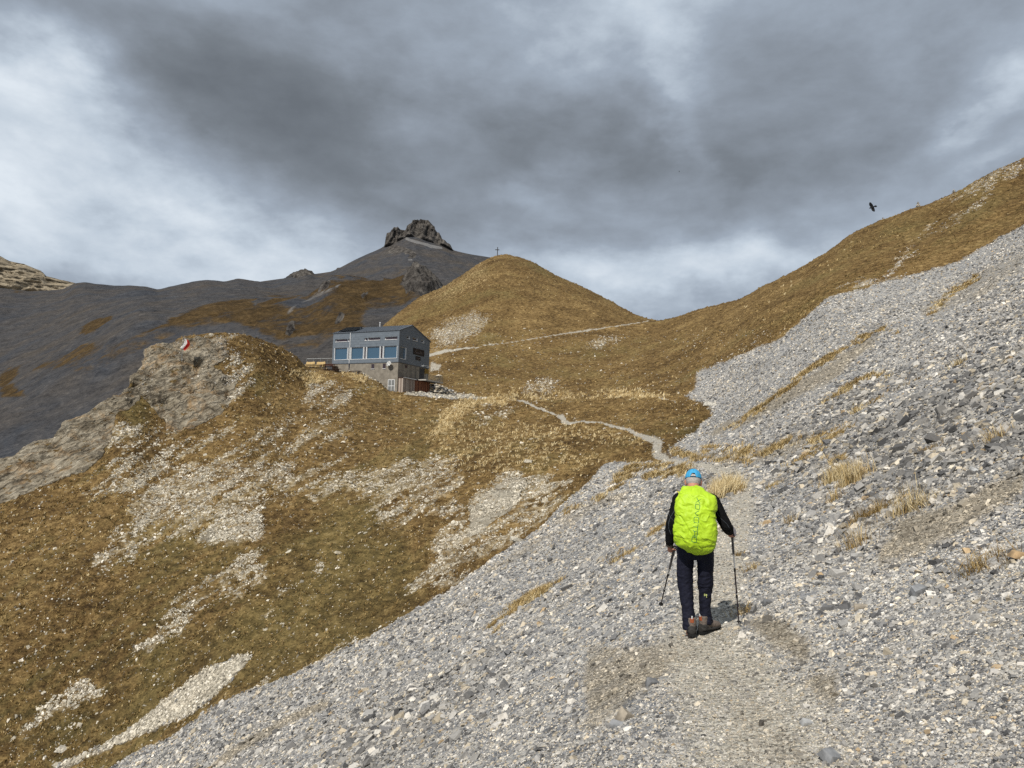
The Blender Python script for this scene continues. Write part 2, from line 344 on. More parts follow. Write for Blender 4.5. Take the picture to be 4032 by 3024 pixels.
for z, pts, s in [
    ('F', [(560, 320), (800, 300), (1130, 400), (1100, 560), (950, 680), (700, 900), (400, 1060), (100, 1290), (0, 1340), (0, 900), (200, 650), (400, 470)], .62),
    ('B', [(1900, 700), (2212, 380), (2212, 640), (2080, 640)], .6),
    ('B', [(560, 60), (900, 0), (1300, 0), (1300, 250), (800, 420), (480, 550), (420, 500), (640, 300)], .60),
    ('B', [(930, 410), (1060, 280), (1240, 240), (1300, 380), (1000, 450)], .8),
    ('B', [(1300, 500), (1200, 470), (1000, 600), (760, 820), (640, 960), (750, 960), (1000, 730), (1280, 600)], .50),
    ('B', [(80, 1300), (280, 1130), (420, 1080), (540, 1130), (300, 1240), (100, 1340)], .75),
    ('B', [(1500, 550), (1560, 470), (1570, 520), (1400, 680), (1260, 820), (1240, 800)], .55),
    ('B', [(1300, 1060), (1500, 990), (1700, 880), (1760, 880), (1560, 990), (1300, 1090)], .6),
    ('B', [(1700, 60), (1950, 0), (2212, 0), (2212, 250), (1900, 350), (1650, 170)], .58),
    ('B', [(1080, 60), (1500, 0), (1700, 60), (1600, 190), (1250, 240)], .45),
    ('A', [(1880, 950), (2150, 960), (2212, 1150), (1900, 1120)], .50),
    ('A', [(1050, 1280), (1300, 1240), (2212, 1100), (2212, 1659), (500, 1659), (700, 1450)], .30),
    ('A', [(830, 1400), (1100, 1250), (1050, 1440), (700, 1659), (450, 1659)], .52),
    ('A', [(1250, 660), (1560, 660), (1480, 720), (1500, 800), (1600, 900), (1480, 1100), (1380, 1150), (1380, 800)], .44),
    ('A', [(700, 1230), (1000, 1210), (1020, 1300), (760, 1400), (680, 1380)], .50),
    ('E', [(240, 170), (350, 110), (560, 50), (650, 80), (640, 150), (560, 230), (380, 310), (240, 330), (190, 250)], .72),
    ('E', [(190, 330), (380, 300), (500, 330), (250, 380), (190, 500)], .40),
    ('E', [(1300, 290), (1390, 350), (1420, 320), (1600, 260), (1740, 235), (1740, 262), (1520, 330), (1400, 358), (1300, 320)], .85),
    ('E', [(900, 690), (960, 620), (1050, 590), (1120, 560), (1200, 620), (1180, 690), (1000, 705)], .60),
    ('E', [(1150, 420), (1280, 360), (1320, 400), (1150, 440)], .5),
    ('E', [(520, 900), (700, 770), (850, 740), (850, 870), (800, 900), (540, 940)], .5),
    ('R', [(1100, 870), (1500, 700), (1700, 520), (1800, 560), (1450, 800), (1050, 960), (900, 1150), (700, 1380), (640, 1350)], .60),
    ('R', [(1100, 600), (1450, 450), (1800, 240), (2300, 20), (2300, 160), (1850, 400), (1500, 560)], .52),
    ('D', [(1330, 290), (1430, 250), (1700, 200), (1640, 240), (1400, 300)], .7),
    ('D', [(600, 920), (620, 920), (640, 970), (620, 970)], .8)]:
    stony = np.maximum(stony, s * pm(poly(z, pts), 2.6, 3))
stony = np.maximum(stony, .10 * (V > 330))
ss, tt = (U * .85 - V * .53), (U * .53 + V * .85)
streak = fbm(ss / 60 + .4 * wx, tt / 8, octv=4)              # drainage lines running down the slope
stony = np.clip(stony + (stony > .02) * (YY < 130) * 1.1 * streak * np.clip(stony * 3, 0, 1), 0, 1)
path = np.zeros_like(YY)
trail = [(562, 416, 2.5), (563.5, 421, 2.5), (570, 422.3, 1.3), (583.2, 420.9, 1.15), (603.4, 423.5, 1.25), (627.4, 429.1, 1.5), (640, 434.8, 2.2), (652, 438.5, 3.4), (658, 441.5, 4.8), (657, 448, 4.8), (656, 453, 4.4), (668, 459.5, 3.5), (685, 464.5, 3.5), (710.2, 467.8, 4), (733.3, 472, 7)]
path = np.maximum(path, near_line(U + wx * 1.5, V + wy * .8, [p[:2] for p in trail], [p[2] for p in trail]))
trail2 = [(516.2, 400.1, .9), (524, 401, 1.3), (537.7, 407.7, 1.2), (549, 411, 1.1), (557.9, 415.3, 1.5), (563, 417, 2.5)]
path = np.maximum(path, near_line(U + wx * 1.5, V + wy * .8, [p[:2] for p in trail2], [p[2] for p in trail2]))
hilltrail = cz('E', [(180, 395), (330, 358), (470, 345), (690, 312)])
path = np.maximum(path, near_line(U, V + wy * 1.5, hilltrail, [1.6, 1.2, 1.1, .5]))
path = np.maximum(path, .74 * near_line(U, V + wy, cz('E', [(690, 312), (900, 282), (1180, 238), (1400, 205), (1580, 178), (1700, 160), (1920, 126)]), [.7, .7, .8, 1.1, .7, .6, .5]))
path = np.maximum(path, near_line(U, V, cz('E', [(1920, 705), (2050, 745), (2130, 770)]), [1.0, 1.2, 1.0]) * .7)
path = np.maximum(path, .7 * pm(poly('E', [(190, 440), (290, 470), (260, 520), (180, 540)]), .3))
dxp = XX - pathx(YY)
pw = np.interp(YY, [1, 4.5, 7, 8.5, 14, 30, 40, 45], [.52, .46, .40, .36, .38, .38, .34, .30])
edge = np.abs(dxp + .12 * fbm(XX * .8, YY * .8, octv=3)) / pw
nearpath = np.clip(1.6 - edge, 0, 1) * (YY < 44)
path = np.maximum(path, nearpath)
soil = np.zeros_like(YY)
for z, pts, s in [('D', [(700, 1000), (900, 860), (1090, 760), (1290, 650), (1400, 560), (1540, 480), (1500, 540), (1350, 680), (1200, 780), (900, 930)], .75), ('D', [(1700, 380), (1900, 260), (2212, 100), (2212, 200), (1900, 380), (1750, 430)], .45),
                  ('B', [(1000, 1490), (1250, 1330), (1560, 1170), (1600, 1190), (1400, 1290), (1130, 1450), (1060, 1504)], .75), ('F', [(330, 1200), (560, 1040), (900, 850), (1030, 820), (800, 1000), (500, 1150)], .45),
                  ('F', [(1000, 720), (1300, 560), (1500, 470), (1600, 520), (1300, 660), (1050, 800)], .5), ('D', [(540, 1060), (700, 1080), (1000, 1040), (1250, 960), (1100, 1100), (800, 1140)], .5),
                  ('M', [(1200, 900), (1500, 820), (2140, 520), (2140, 700), (1700, 1000), (1300, 1200), (900, 1330), (1000, 1100)], .85), ('G', [(0, 300), (500, 300), (900, 250), (1250, 350), (700, 560), (300, 900), (0, 1100)], .60),
                  ('G', [(1350, 100), (1700, 60), (2000, 350), (1900, 500), (1600, 300)], .8), ('G', [(1900, 600), (2212, 560), (2212, 900), (2000, 760)], .7), ('G', [(800, 300), (1050, 300), (1300, 600), (1200, 700), (1000, 420)], .5),
                  ('G', [(1300, 800), (1600, 850), (1900, 1150), (2000, 1380), (1200, 1380)], .7), ('P', [(620, 1180), (800, 1170), (830, 1280), (700, 1340), (620, 1330)], .5)]:  # last area is the hiker's cast shadow, painted in with the soil tone
    soil = np.maximum(soil, s * pm(poly(z, pts), 1.2, 3))
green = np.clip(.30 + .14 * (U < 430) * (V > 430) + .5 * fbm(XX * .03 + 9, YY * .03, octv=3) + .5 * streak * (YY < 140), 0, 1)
soil = np.clip(soil + .9 * np.clip(streak - .05, 0, 1) * (YY < 110), 0, 1)
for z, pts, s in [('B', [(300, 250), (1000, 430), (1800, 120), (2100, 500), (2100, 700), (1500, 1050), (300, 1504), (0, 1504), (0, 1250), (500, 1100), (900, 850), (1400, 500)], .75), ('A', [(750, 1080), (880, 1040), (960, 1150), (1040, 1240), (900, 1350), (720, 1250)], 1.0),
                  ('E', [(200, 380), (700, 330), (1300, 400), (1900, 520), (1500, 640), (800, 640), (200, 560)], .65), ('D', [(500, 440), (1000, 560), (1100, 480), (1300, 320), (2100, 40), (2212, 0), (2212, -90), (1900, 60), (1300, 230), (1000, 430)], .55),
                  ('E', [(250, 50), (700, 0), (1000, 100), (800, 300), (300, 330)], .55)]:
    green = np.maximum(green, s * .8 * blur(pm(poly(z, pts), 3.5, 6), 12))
straw = np.zeros_like(YY)
for z, pts, s in [('E', [(450, 740), (660, 720), (900, 735), (860, 760), (620, 800), (400, 900), (330, 1000), (180, 1100), (300, 830)], .8), ('E', [(700, 700), (1550, 700), (1900, 690), (1900, 720), (1500, 745), (700, 745)], .7), ('E', [(1550, 690), (1800, 680), (2000, 720), (2130, 770), (1900, 740), (1600, 730)], .8),
                  ('E', [(200, 880), (900, 940), (1400, 940), (1900, 1050), (1900, 1106), (100, 1106)], .30), ('A', [(1850, 920), (1950, 890), (2050, 920), (1900, 1000)], .8), ('H', [(0, 830), (160, 830), (180, 900), (0, 940)], .8), ('H', [(600, 850), (850, 860), (950, 960), (650, 930)], .8),
                  ('F', [(0, 0), (1000, 60), (1500, 250), (900, 330), (600, 330), (200, 400), (0, 200)], .30), ('D', [(460, 440), (900, 330), (1200, 170), (1420, 20), (1400, 160), (900, 420), (600, 520)], .12), ('C', [(1300, 1408), (2212, 800), (2500, 700), (2600, 1000), (2212, 1200), (1800, 1408)], .4),
                  ('D', [(700, 1040), (960, 1080), (1200, 1020), (1150, 1130), (900, 1180), (700, 1100)], .35)]:
    straw = np.maximum(straw, s * pm(poly(z, pts), 1.5, 4))
stony = stony * (1 - scree)
print('masks', time.time() - T0)

# displacement -----------------------------------------------------------
gx = np.gradient(P0, axis=1); gy = np.gradient(P0, axis=0)
Nn = np.cross(gx, gy); Nn /= np.linalg.norm(Nn, axis=-1)[..., None] + 1e-9
Dz = np.zeros_like(YY); D3 = np.zeros_like(P0)
near = np.clip((60 - YY) / 40, 0, 1)
# scree: small ups and downs
fx, fy = XX, YY
d_scree = .10 * fbm(fx * .35, fy * .35, octv=3) + .035 * fbm(fx * 2.2, fy * 2.2, octv=3) * np.clip(YY / 6, .3, 1) + .10 * fbm(fx * 1.2, fy * 1.2, octv=3) * np.clip((YY - 20) / 60, 0, 1)
d_path = .012 * fbm(fx * 1.3, fy * 1.3, octv=3)
# grass: terracettes running level across the slope + tussocks
terr = fbm(fx * .35, fy * .35 + 2, ZZ * 1.6, octv=3)
d_grass = .30 * terr + .22 * fbm(fx * .8, fy * .8, ZZ * 3.4, octv=3) + .25 * fbm(fx * .07, fy * .07, octv=3)
bumps = np.clip(fbm(fx * 1.5, fy * 1.5, octv=2), 0, 1) * .36 - .06
d_grass += bumps
far = np.clip((YY - 140) / 100, 0, 1)
d_grass = d_grass * (1 + .7 * far) + far * (.35 * fbm(fx * .25, fy * .25 + 1, ZZ * .5, octv=3))
soft = 1 - rock
wgrass = (1 - scree) * soft
Dz += wgrass * d_grass * np.clip((YY - 30) / 20, .3, 1) * (1 - .85 * path)
Dz += scree * d_scree * (1 - .8 * nearpath)
Dz += nearpath * d_path
Dz += stony * .30 * np.clip(fbm(fx * 2.2, fy * 2.2, octv=2), 0, 1)
Dz -= .35 * path * (YY > 50) * np.clip(YY / 100, 0, 1) * .5
# hut platform keeps smooth
hutd = np.hypot(XX + 24, YY - 138); Dz *= np.clip((hutd - 6) / 14, .15, 1)
# rock: bedding ledges and joints
sx = XX * .55 + YY * .35 + ZZ * 1.0
wv_ = fbm(XX * .25, YY * .25, ZZ * .25, octv=3)
bed = (ZZ * .80 - XX * .38 + wv_ * 1.6)
saw = (bed / 1.7) % 1.0; saw = np.where(saw < .82, saw / .82, (1 - saw) / .18)
saw2 = (bed / .62 + wv_ * 3) % 1.0; saw2 = np.where(saw2 < .75, saw2 / .75, (1 - saw2) / .25)
jo = fbm(XX * .42 + 7, YY * .42, ZZ * .42, octv=3, ridge=True)
blk = fbm(XX * .32, YY * .32, ZZ * .5, octv=2) * 5; fb_ = blk - np.floor(blk); blk = (np.floor(blk) + np.clip((fb_ - .8) / .2, 0, 1)) / 5
rk = .75 * (saw - .5) + .25 * (saw2 - .5) + .40 * (jo - .3) + .95 * blk + .8 * wv_
rk += .10 * fbm(XX * 1.6, YY * 1.6, ZZ * 1.6, octv=2)
edgef = np.clip(blur(rock.astype(np.float32), 2, 2), 0, 1)
rk = np.where(rib > knob, rk * .55, rk * .8)
D3 += (Nn * .8 + np.array([0, -.35, .1])) * (edgef * rk * np.where(knob + rib > .5, 1.0, .35))[..., None]
def level(D, row, half, win=20):
    m = np.convolve(np.pad(D[row - 2:row + 2].mean(0), win, 'edge'), np.ones(2 * win + 1) / (2 * win + 1), 'valid')
    w = np.clip(1 - np.abs(np.arange(D.shape[0]) - row) / half, 0, 1)[:, None]
    D -= w * m[None]
level(Dz, sum(cnt[:18]), 110); level(Dz, sum(cnt[:15]), 40)
P = P0 + D3; P[..., 2] += Dz

PN = P.copy()
gx = np.gradient(P, axis=1); gy = np.gradient(P, axis=0)
NRM = np.cross(gx, gy); NRM /= np.linalg.norm(NRM, axis=-1)[..., None] + 1e-9
print('terrain', time.time() - T0, P.shape)

def surf_z(x, y):
    """terrain height at world (x,y)"""
    a = x / y; i = int(np.clip(np.searchsorted(AV, a), 1, NC - 1))
    col = P[:, i]; return float(np.interp(y, col[:, 1], col[:, 2]))

# ------------------------------------------------------------------ object helpers
def link(o, parent=None):
    COL.objects.link(o)
    if parent is not None: o.parent = parent
    return o
def tag(o, label=None, cat=None, group=None, kind=None):
    if label: o['label'] = label
    if cat: o['category'] = cat
    if group: o['group'] = group
    if kind: o['kind'] = kind
    return o
def empty(name, loc, rz=0.0, label=None, cat=None, group=None):
    o = bpy.data.objects.new(name, None); o.empty_display_size = .2; COL.objects.link(o)
    o.location = loc; o.rotation_euler = (0, 0, rz); return tag(o, label, cat, group)
def mesh_np(name, verts, loops, totals, mat=None, cols=None, smooth=False, parent=None, extra=None):
    me = bpy.data.meshes.new(name)
    nv = len(verts); nl = len(loops); nf = len(totals)
    me.vertices.add(nv); me.loops.add(nl); me.polygons.add(nf)
    me.vertices.foreach_set('co', np.asarray(verts, np.float32).ravel())
    me.loops.foreach_set('vertex_index', np.asarray(loops, np.int32).ravel())
    st = np.zeros(nf, np.int32); st[1:] = np.cumsum(totals)[:-1]
    me.polygons.foreach_set('loop_start', st)
    me.polygons.foreach_set('loop_total', np.asarray(totals, np.int32))
    me.polygons.foreach_set('use_smooth', np.full(nf, smooth))
    me.update(calc_edges=True)
    for nm, arr in ([('col', cols)] if cols is not None else []) + (extra or []):
        at = me.color_attributes.new(nm, 'FLOAT_COLOR', 'POINT')
        a = np.ones((nv, 4), np.float32); a[:, :arr.shape[1]] = arr
        at.data.foreach_set('color', a.ravel())
    if mat: me.materials.append(mat)
    o = bpy.data.objects.new(name, me); return link(o, parent)
def bm_obj(name, bm, mat, parent=None, smooth=False):
    bmesh.ops.recalc_face_normals(bm, faces=bm.faces)
    me = bpy.data.meshes.new(name); bm.to_mesh(me); bm.free()
    if smooth:
        for p in me.polygons: p.use_smooth = True
    if mat: me.materials.append(mat)
    return link(bpy.data.objects.new(name, me), parent)
def bbox(bm, x0, x1, y0, y1, z0, z1, bevel=0):
    vs = [bm.verts.new(p) for p in ((x0, y0, z0), (x1, y0, z0), (x1, y1, z0), (x0, y1, z0), (x0, y0, z1), (x1, y0, z1), (x1, y1, z1), (x0, y1, z1))]
    for f in ((0, 3, 2, 1), (4, 5, 6, 7), (0, 1, 5, 4), (1, 2, 6, 5), (2, 3, 7, 6), (3, 0, 4, 7)): bm.faces.new([vs[i] for i in f])
def box(name, dims, mat, parent=None):
    bm = bmesh.new()
    for d in (dims if isinstance(dims[0], (tuple, list)) else [dims]): bbox(bm, *d)
    return bm_obj(name, bm, mat, parent)
def tube(bm, pts, rad, n=10, caps=True, rx=None):
    """pts list of Vector, rad list of (r1,r2) or r"""
    pts = [Vector(p) for p in pts]; rings = []
    for i, p in enumerate(pts):
        t = (pts[min(i + 1, len(pts) - 1)] - pts[max(i - 1, 0)]).normalized()
        ref = Vector((1, 0, 0)) if abs(t.x) < .9 else Vector((0, 1, 0))
        n1 = (ref - t * ref.dot(t)).normalized(); n2 = t.cross(n1)
        r = rad[i] if isinstance(rad, (list, tuple)) else rad
        a, b = r if isinstance(r, (tuple, list)) else (r, r)
        rings.append([bm.verts.new(p + n1 * a * math.cos(k * 2 * math.pi / n) + n2 * b * math.sin(k * 2 * math.pi / n)) for k in range(n)])
    for i in range(len(rings) - 1):
        for k in range(n): bm.faces.new((rings[i][k], rings[i][(k + 1) % n], rings[i + 1][(k + 1) % n], rings[i + 1][k]))
    if caps:
        bm.faces.new(list(reversed(rings[0]))); bm.faces.new(rings[-1])
def ellipsoid(bm, c, r, rot=None, seg=20, rings=14):
    m = Matrix.Translation(c) @ (rot.to_4x4() if rot else Matrix.Identity(4)) @ Matrix.Diagonal((r[0], r[1], r[2], 1))
    bmesh.ops.create_uvsphere(bm, u_segments=seg, v_segments=rings, radius=1, matrix=m)
def remesh(name, bm, voxel, mat, parent=None, smooth_it=4, wrinkle=None):
    bmesh.ops.recalc_face_normals(bm, faces=bm.faces)
    me = bpy.data.meshes.new('tmp'); bm.to_mesh(me); bm.free()
    o = bpy.data.objects.new('tmp', me); COL.objects.link(o)
    r = o.modifiers.new('r', 'REMESH'); r.mode = 'VOXEL'; r.voxel_size = voxel; r.adaptivity = 0
    if smooth_it:
        s = o.modifiers.new('s', 'SMOOTH'); s.factor = .5; s.iterations = smooth_it
    dg = bpy.context.evaluated_depsgraph_get()
    nm = bpy.data.meshes.new_from_object(o.evaluated_get(dg)); nm.name = name
    bpy.data.objects.remove(o); bpy.data.meshes.remove(me)
    if wrinkle is not None:
        n = len(nm.vertices); co = np.empty(n * 3, np.float32); nm.vertices.foreach_get('co', co); co = co.reshape(-1, 3).astype(float)
        no = np.empty(n * 3, np.float32); nm.vertices.foreach_get('normal', no); no = no.reshape(-1, 3)
        co += no * wrinkle(co)[:, None]
        nm.vertices.foreach_set('co', co.astype(np.float32).ravel()); nm.update()
    for p in nm.polygons: p.use_smooth = True
    nm.materials.clear(); nm.materials.append(mat)
    return link(bpy.data.objects.new(name, nm), parent)

# ------------------------------------------------------------------ materials
def mat_new(name):
    m = bpy.data.materials.new(name); m.use_nodes = True; N = NT(m.node_tree)
    b = m.node_tree.nodes['Principled BSDF']; b.inputs['Specular IOR Level'].default_value = .25
    return m, N, b
def bump(N, b, h, strength=.5, dist=.02):
    n = N.node('ShaderNodeBump'); n.inputs['Strength'].default_value = strength; n.inputs['Distance'].default_value = dist
    N.l.new(h, n.inputs['Height']); N.l.new(n.outputs[0], b.inputs['Normal'])
def simple(name, col, rough=.8, var=.12, scale=30, bstr=0.0, metal=0, spec=.25, col2=None):
    m, N, b = mat_new(name)
    o = N.node('ShaderNodeTexCoord').outputs['Object']
    n = N.noise(o, scale, 4, .6)
    c2 = col2 if col2 else tuple(c * (1 - 2 * var) for c in col)
    c1 = col if col2 else tuple(min(1, c * (1 + var)) for c in col)
    N.l.new(N.mix(N.remap(n, .3, .7), (*c1, 1), (*c2, 1)), b.inputs['Base Color'])
    b.inputs['Roughness'].default_value = rough; b.inputs['Metallic'].default_value = metal; b.inputs['Specular IOR Level'].default_value = spec
    if bstr: bump(N, b, n, bstr, .01)
    return m
def attr_mat(name, rough=.85, var=.25, scale=25, bstr=.3):
    m, N, b = mat_new(name)
    a = N.node('ShaderNodeAttribute', attribute_name='col').outputs['Color']
    o = N.node('ShaderNodeTexCoord').outputs['Object']
    n = N.noise(o, scale, 4, .6)
    k = N.remap(n, .25, .75, 1 - var, 1 + var, False)
    mm = N.node('ShaderNodeVectorMath', operation='SCALE'); N.l.new(a, mm.inputs[0]); N.l.new(k, mm.inputs['Scale'])
    N.l.new(mm.outputs[0], b.inputs['Base Color']); b.inputs['Roughness'].default_value = rough
    b.inputs['Specular IOR Level'].default_value = .15
    if bstr: bump(N, b, n, bstr, .01)
    return m

def terrain_material():
    m, N, b = mat_new('alpine_ground')
    o = N.node('ShaderNodeTexCoord').outputs['Object']
    k1 = N.node('ShaderNodeAttribute', attribute_name='mk1'); k2 = N.node('ShaderNodeAttribute', attribute_name='mk2')
    s1 = N.node('ShaderNodeSeparateColor'); N.l.new(k1.outputs['Color'], s1.inputs[0])
    s2 = N.node('ShaderNodeSeparateColor'); N.l.new(k2.outputs['Color'], s2.inputs[0])
    m_scree, m_rock, m_path = s1.outputs; m_stony = k1.outputs['Alpha']
    m_green, m_straw, m_soil_shade = s2.outputs; m_cream = k2.outputs['Alpha']
    # grass
    nbig = N.noise(o, .12, 5, .6, .4); nmid = N.noise(N.scale(o, (1, 1, 2.2)), 1.1, 6, .62); nfine = N.noise(N.scale(o, (1, 1, 1.8)), 5.5, 5, .65)
    g = N.math('ADD', N.math('MULTIPLY', nmid, .55), N.math('MULTIPLY', nfine, .45))
    g = N.math('MULTIPLY_ADD', N.math('SUBTRACT', nbig, .5), .35, g)
    gold = N.ramp(g, [(.34, (.035, .021, .009)), (.43, (.092, .058, .023)), (.51, (.166, .107, .042)), (.58, (.262, .176, .074)), (.70, (.43, .31, .14))])
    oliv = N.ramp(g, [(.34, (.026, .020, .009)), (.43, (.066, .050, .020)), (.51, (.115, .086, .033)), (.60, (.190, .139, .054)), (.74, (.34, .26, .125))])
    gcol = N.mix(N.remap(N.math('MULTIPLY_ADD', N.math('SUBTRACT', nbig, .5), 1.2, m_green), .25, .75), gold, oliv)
    strw = N.ramp(g, [(.30, (.16, .105, .045)), (.5, (.36, .26, .125)), (.68, (.60, .47, .26))])
    sf = N.remap(N.math('MULTIPLY_ADD', N.math('SUBTRACT', nmid, .5), 1.6, m_straw), .35, .75)
    gcol = N.mix(sf, gcol, strw)
    # loose pale stones lying in the grass
    vo = N.scale(o, (1, 1, 1.4))
    vs = N.node('ShaderNodeTexVoronoi'); N.l.new(N.vmath('ADD', vo, N.vmath('MULTIPLY', wcol(N, o, 2.0), (.5, .5, .5))), vs.inputs[0]); vs.inputs['Scale'].default_value = 1.7
    vcell = N.node('ShaderNodeSeparateColor'); N.l.new(vs.outputs['Color'], vcell.inputs[0])
    ns = N.noise(o, .5, 4, .6)
    thr = N.math('ADD', N.math('MULTIPLY', vcell.outputs[0], .55), N.math('MULTIPLY', ns, .75))
    st = N.remap(N.math('SUBTRACT', N.math('ADD', m_stony, .12), N.math('MULTIPLY', thr, .95)), -.03, .03)
    st = N.math('MULTIPLY', st, N.remap(vs.outputs['Distance'], .48, .30))
    stcol = N.ramp(vcell.outputs[1], [(0, (.22, .20, .165)), (.5, (.42, .375, .29)), (1, (.62, .57, .46))])
    gcol = N.mix(st, gcol, stcol)
    wash = N.math('MULTIPLY', N.remap(N.math('MULTIPLY_ADD', N.math('SUBTRACT', nmid, .5), 1.3, m_stony), .30, .80), .55)
    gcol = N.mix(wash, gcol, N.ramp(g, [(.36, (.12, .088, .048)), (.48, (.29, .228, .14)), (.62, (.52, .445, .31))]))
    # scree
    vA = N.node('ShaderNodeTexVoronoi'); N.l.new(N.vmath('ADD', o, N.vmath('MULTIPLY', wcol(N, o, 9.0), (.06, .06, .06))), vA.inputs[0]); vA.inputs['Scale'].default_value = 13
    vB = N.node('ShaderNodeTexVoronoi'); N.l.new(o, vB.inputs[0]); vB.inputs['Scale'].default_value = 3.4
    vC = N.node('ShaderNodeTexVoronoi'); N.l.new(o, vC.inputs[0]); vC.inputs['Scale'].default_value = 36
    def sepr(v):
        q = N.node('ShaderNodeSeparateColor'); N.l.new(v.outputs['Color'], q.inputs[0]); return q.outputs
    cA, cB, cC = sepr(vA), sepr(vB), sepr(vC)
    mixv = N.math('ADD', N.math('ADD', N.math('MULTIPLY', cA[0], .45), N.math('MULTIPLY', cB[0], .35)), N.math('MULTIPLY', cC[0], .20))
    mixv = N.math('MULTIPLY_ADD', N.math('SUBTRACT', N.noise(o, .16, 4, .6), .5), .25, mixv)
    scol = N.ramp(mixv, [(.15, (.08, .083, .088)), (.35, (.18, .185, .195)), (.5, (.28, .28, .28)), (.64, (.38, .37, .34)), (.76, (.52, .48, .41)), (.9, (.66, .63, .57))])
    soil_shade_c = N.ramp(N.math('ADD', N.math('MULTIPLY', cC[0], .5), N.math('MULTIPLY', N.noise(o, 8, 5, .65), .5)), [(.2, (.10, .083, .062)), (.45, (.20, .175, .135)), (.6, (.30, .265, .21)), (.8, (.46, .42, .34))])
    crm = N.ramp(mixv, [(.2, (.17, .15, .115)), (.5, (.33, .295, .23)), (.8, (.55, .50, .40))])
    scol = N.mix(m_cream, scol, crm)
    scol = N.mix(N.remap(N.math('MULTIPLY_ADD', N.math('SUBTRACT', N.noise(o, 1.3, 4, .6), .5), .9, m_soil_shade), .2, .75), scol, soil_shade_c)
    # path
    pcol = N.ramp(N.math('ADD', N.math('MULTIPLY', cC[1], .5), N.math('MULTIPLY', N.noise(o, 5, 6, .65), .5)), [(.2, (.21, .19, .155)), (.42, (.34, .315, .26)), (.6, (.45, .42, .355)), (.85, (.60, .565, .49))])
    # rock
    r1 = N.noise(o, .45, 6, .6, .6)
    mp = N.node('ShaderNodeMapping', vector_type='TEXTURE'); N.set(mp.inputs[0], o); mp.inputs['Rotation'].default_value = (0, RAD(-34), 0); mp.inputs['Scale'].default_value = (2.6, 1.2, .55)
    bedv = mp.outputs[0]; r2 = N.noise(bedv, 2.2, 7, .68, .5)
    rc = N.math('ADD', N.math('MULTIPLY', r1, .5), N.math('MULTIPLY', r2, .5))
    rcol = N.ramp(rc, [(.33, (.038, .031, .022)), (.41, (.16, .135, .098)), (.49, (.30, .258, .19)), (.58, (.44, .39, .30)), (.69, (.60, .55, .45))])
    rust = N.ramp(N.noise(o, .35, 5, .65, 1.0), [(.52, (1, 1, 1)), (.66, (1.0, .78, .56))])
    rcol = N.mix(1.0, rcol, rust, 'MULTIPLY')
    cr = N.node('ShaderNodeTexVoronoi', feature='DISTANCE_TO_EDGE'); N.l.new(N.vmath('ADD', bedv, N.vmath('MULTIPLY', wcol(N, o, .8), (2.2, 2.2, 2.2))), cr.inputs[0]); cr.inputs['Scale'].default_value = .42
    crk = N.remap(cr.outputs[0], .0, .10)
    rcol = N.mix(N.math('MULTIPLY', N.math('SUBTRACT', 1.0, crk), .55), rcol, (.035, .03, .024, 1))
    cream_rock = N.ramp(rc, [(.3, (.20, .175, .135)), (.5, (.42, .38, .30)), (.65, (.58, .53, .43)), (.8, (.70, .66, .57))])
    rcol = N.mix(m_cream, rcol, cream_rock)
    # grass ledges on the rock
    rcol = N.mix(N.remap(N.noise(N.scale(o, (1, 1, 2)), .8, 5, .65), .60, .66), rcol, gcol)
    c = N.mix(m_scree, gcol, scol)
    rk = N.remap(N.math('MULTIPLY_ADD', N.math('SUBTRACT', N.noise(o, 1.4, 5, .65), .5), .8, m_rock), .4, .6)
    c = N.mix(rk, c, rcol)
    pk = N.remap(N.math('MULTIPLY_ADD', N.math('SUBTRACT', N.noise(o, 2.2, 4, .6), .5), .6, m_path), .35, .8)
    c = N.mix(pk, c, pcol)
    N.l.new(c, b.inputs['Base Color']); b.inputs['Roughness'].default_value = .92; b.inputs['Specular IOR Level'].default_value = .1
    # relief
    hS = N.math('ADD', N.math('MULTIPLY', vA.outputs['Distance'], -.03), N.math('MULTIPLY', vC.outputs['Distance'], -.010))
    hG = N.math('ADD', N.math('MULTIPLY', nfine, .16), N.math('MULTIPLY', nmid, .38))
    hR = N.math('ADD', N.math('MULTIPLY', r2, .60), N.math('MULTIPLY', crk, .12))
    h = N.math('ADD', N.math('MULTIPLY', hS, m_scree), N.math('MULTIPLY', hG, N.math('SUBTRACT', 1.0, m_scree)))
    h = N.math('ADD', h, N.math('MULTIPLY', hR, rk)); h = N.math('ADD', h, N.math('MULTIPLY', st, .10))
    bump(N, b, h, .9, 1.0)
    return m
def wcol(N, vec, scale):
    n = N.node('ShaderNodeTexNoise'); N.set(n.inputs['Vector'], vec); n.inputs['Scale'].default_value = scale; n.inputs['Detail'].default_value = 3
    return N.vmath('SUBTRACT', n.outputs['Color'], (.5, .5, .5))
M_GROUND = terrain_material()

def grid_faces(nr, nc):
    j, i = np.meshgrid(np.arange(nr - 1), np.arange(nc - 1), indexing='ij')
    a = j * nc + i
    return np.stack([a, a + 1, a + nc + 1, a + nc], -1).reshape(-1, 4)
FA = grid_faces(NR, NC)
mk1 = np.stack([scree, rock, path, stony], -1).reshape(-1, 4)
mk2 = np.stack([green, straw, soil, np.clip(np.maximum(cream + cream2, tongue * .9), 0, 1)], -1).reshape(-1, 4)
fm = lambda A: A.reshape(-1)[FA].mean(1)
f_scree, f_rock, f_path, f_tong = fm(scree), fm(rock), fm(path), fm(tongue)
f_Y = fm(YY); f_row = np.repeat(np.arange(NR - 1), NC - 1)
rB45 = sum(cnt[:16]); f_U = fm(U)
cls = np.zeros(len(FA), int)                              # 0 grass hillside
cls[(f_row >= rB45) & (f_U < 655)] = 1                      # the rounded hill beyond the hut
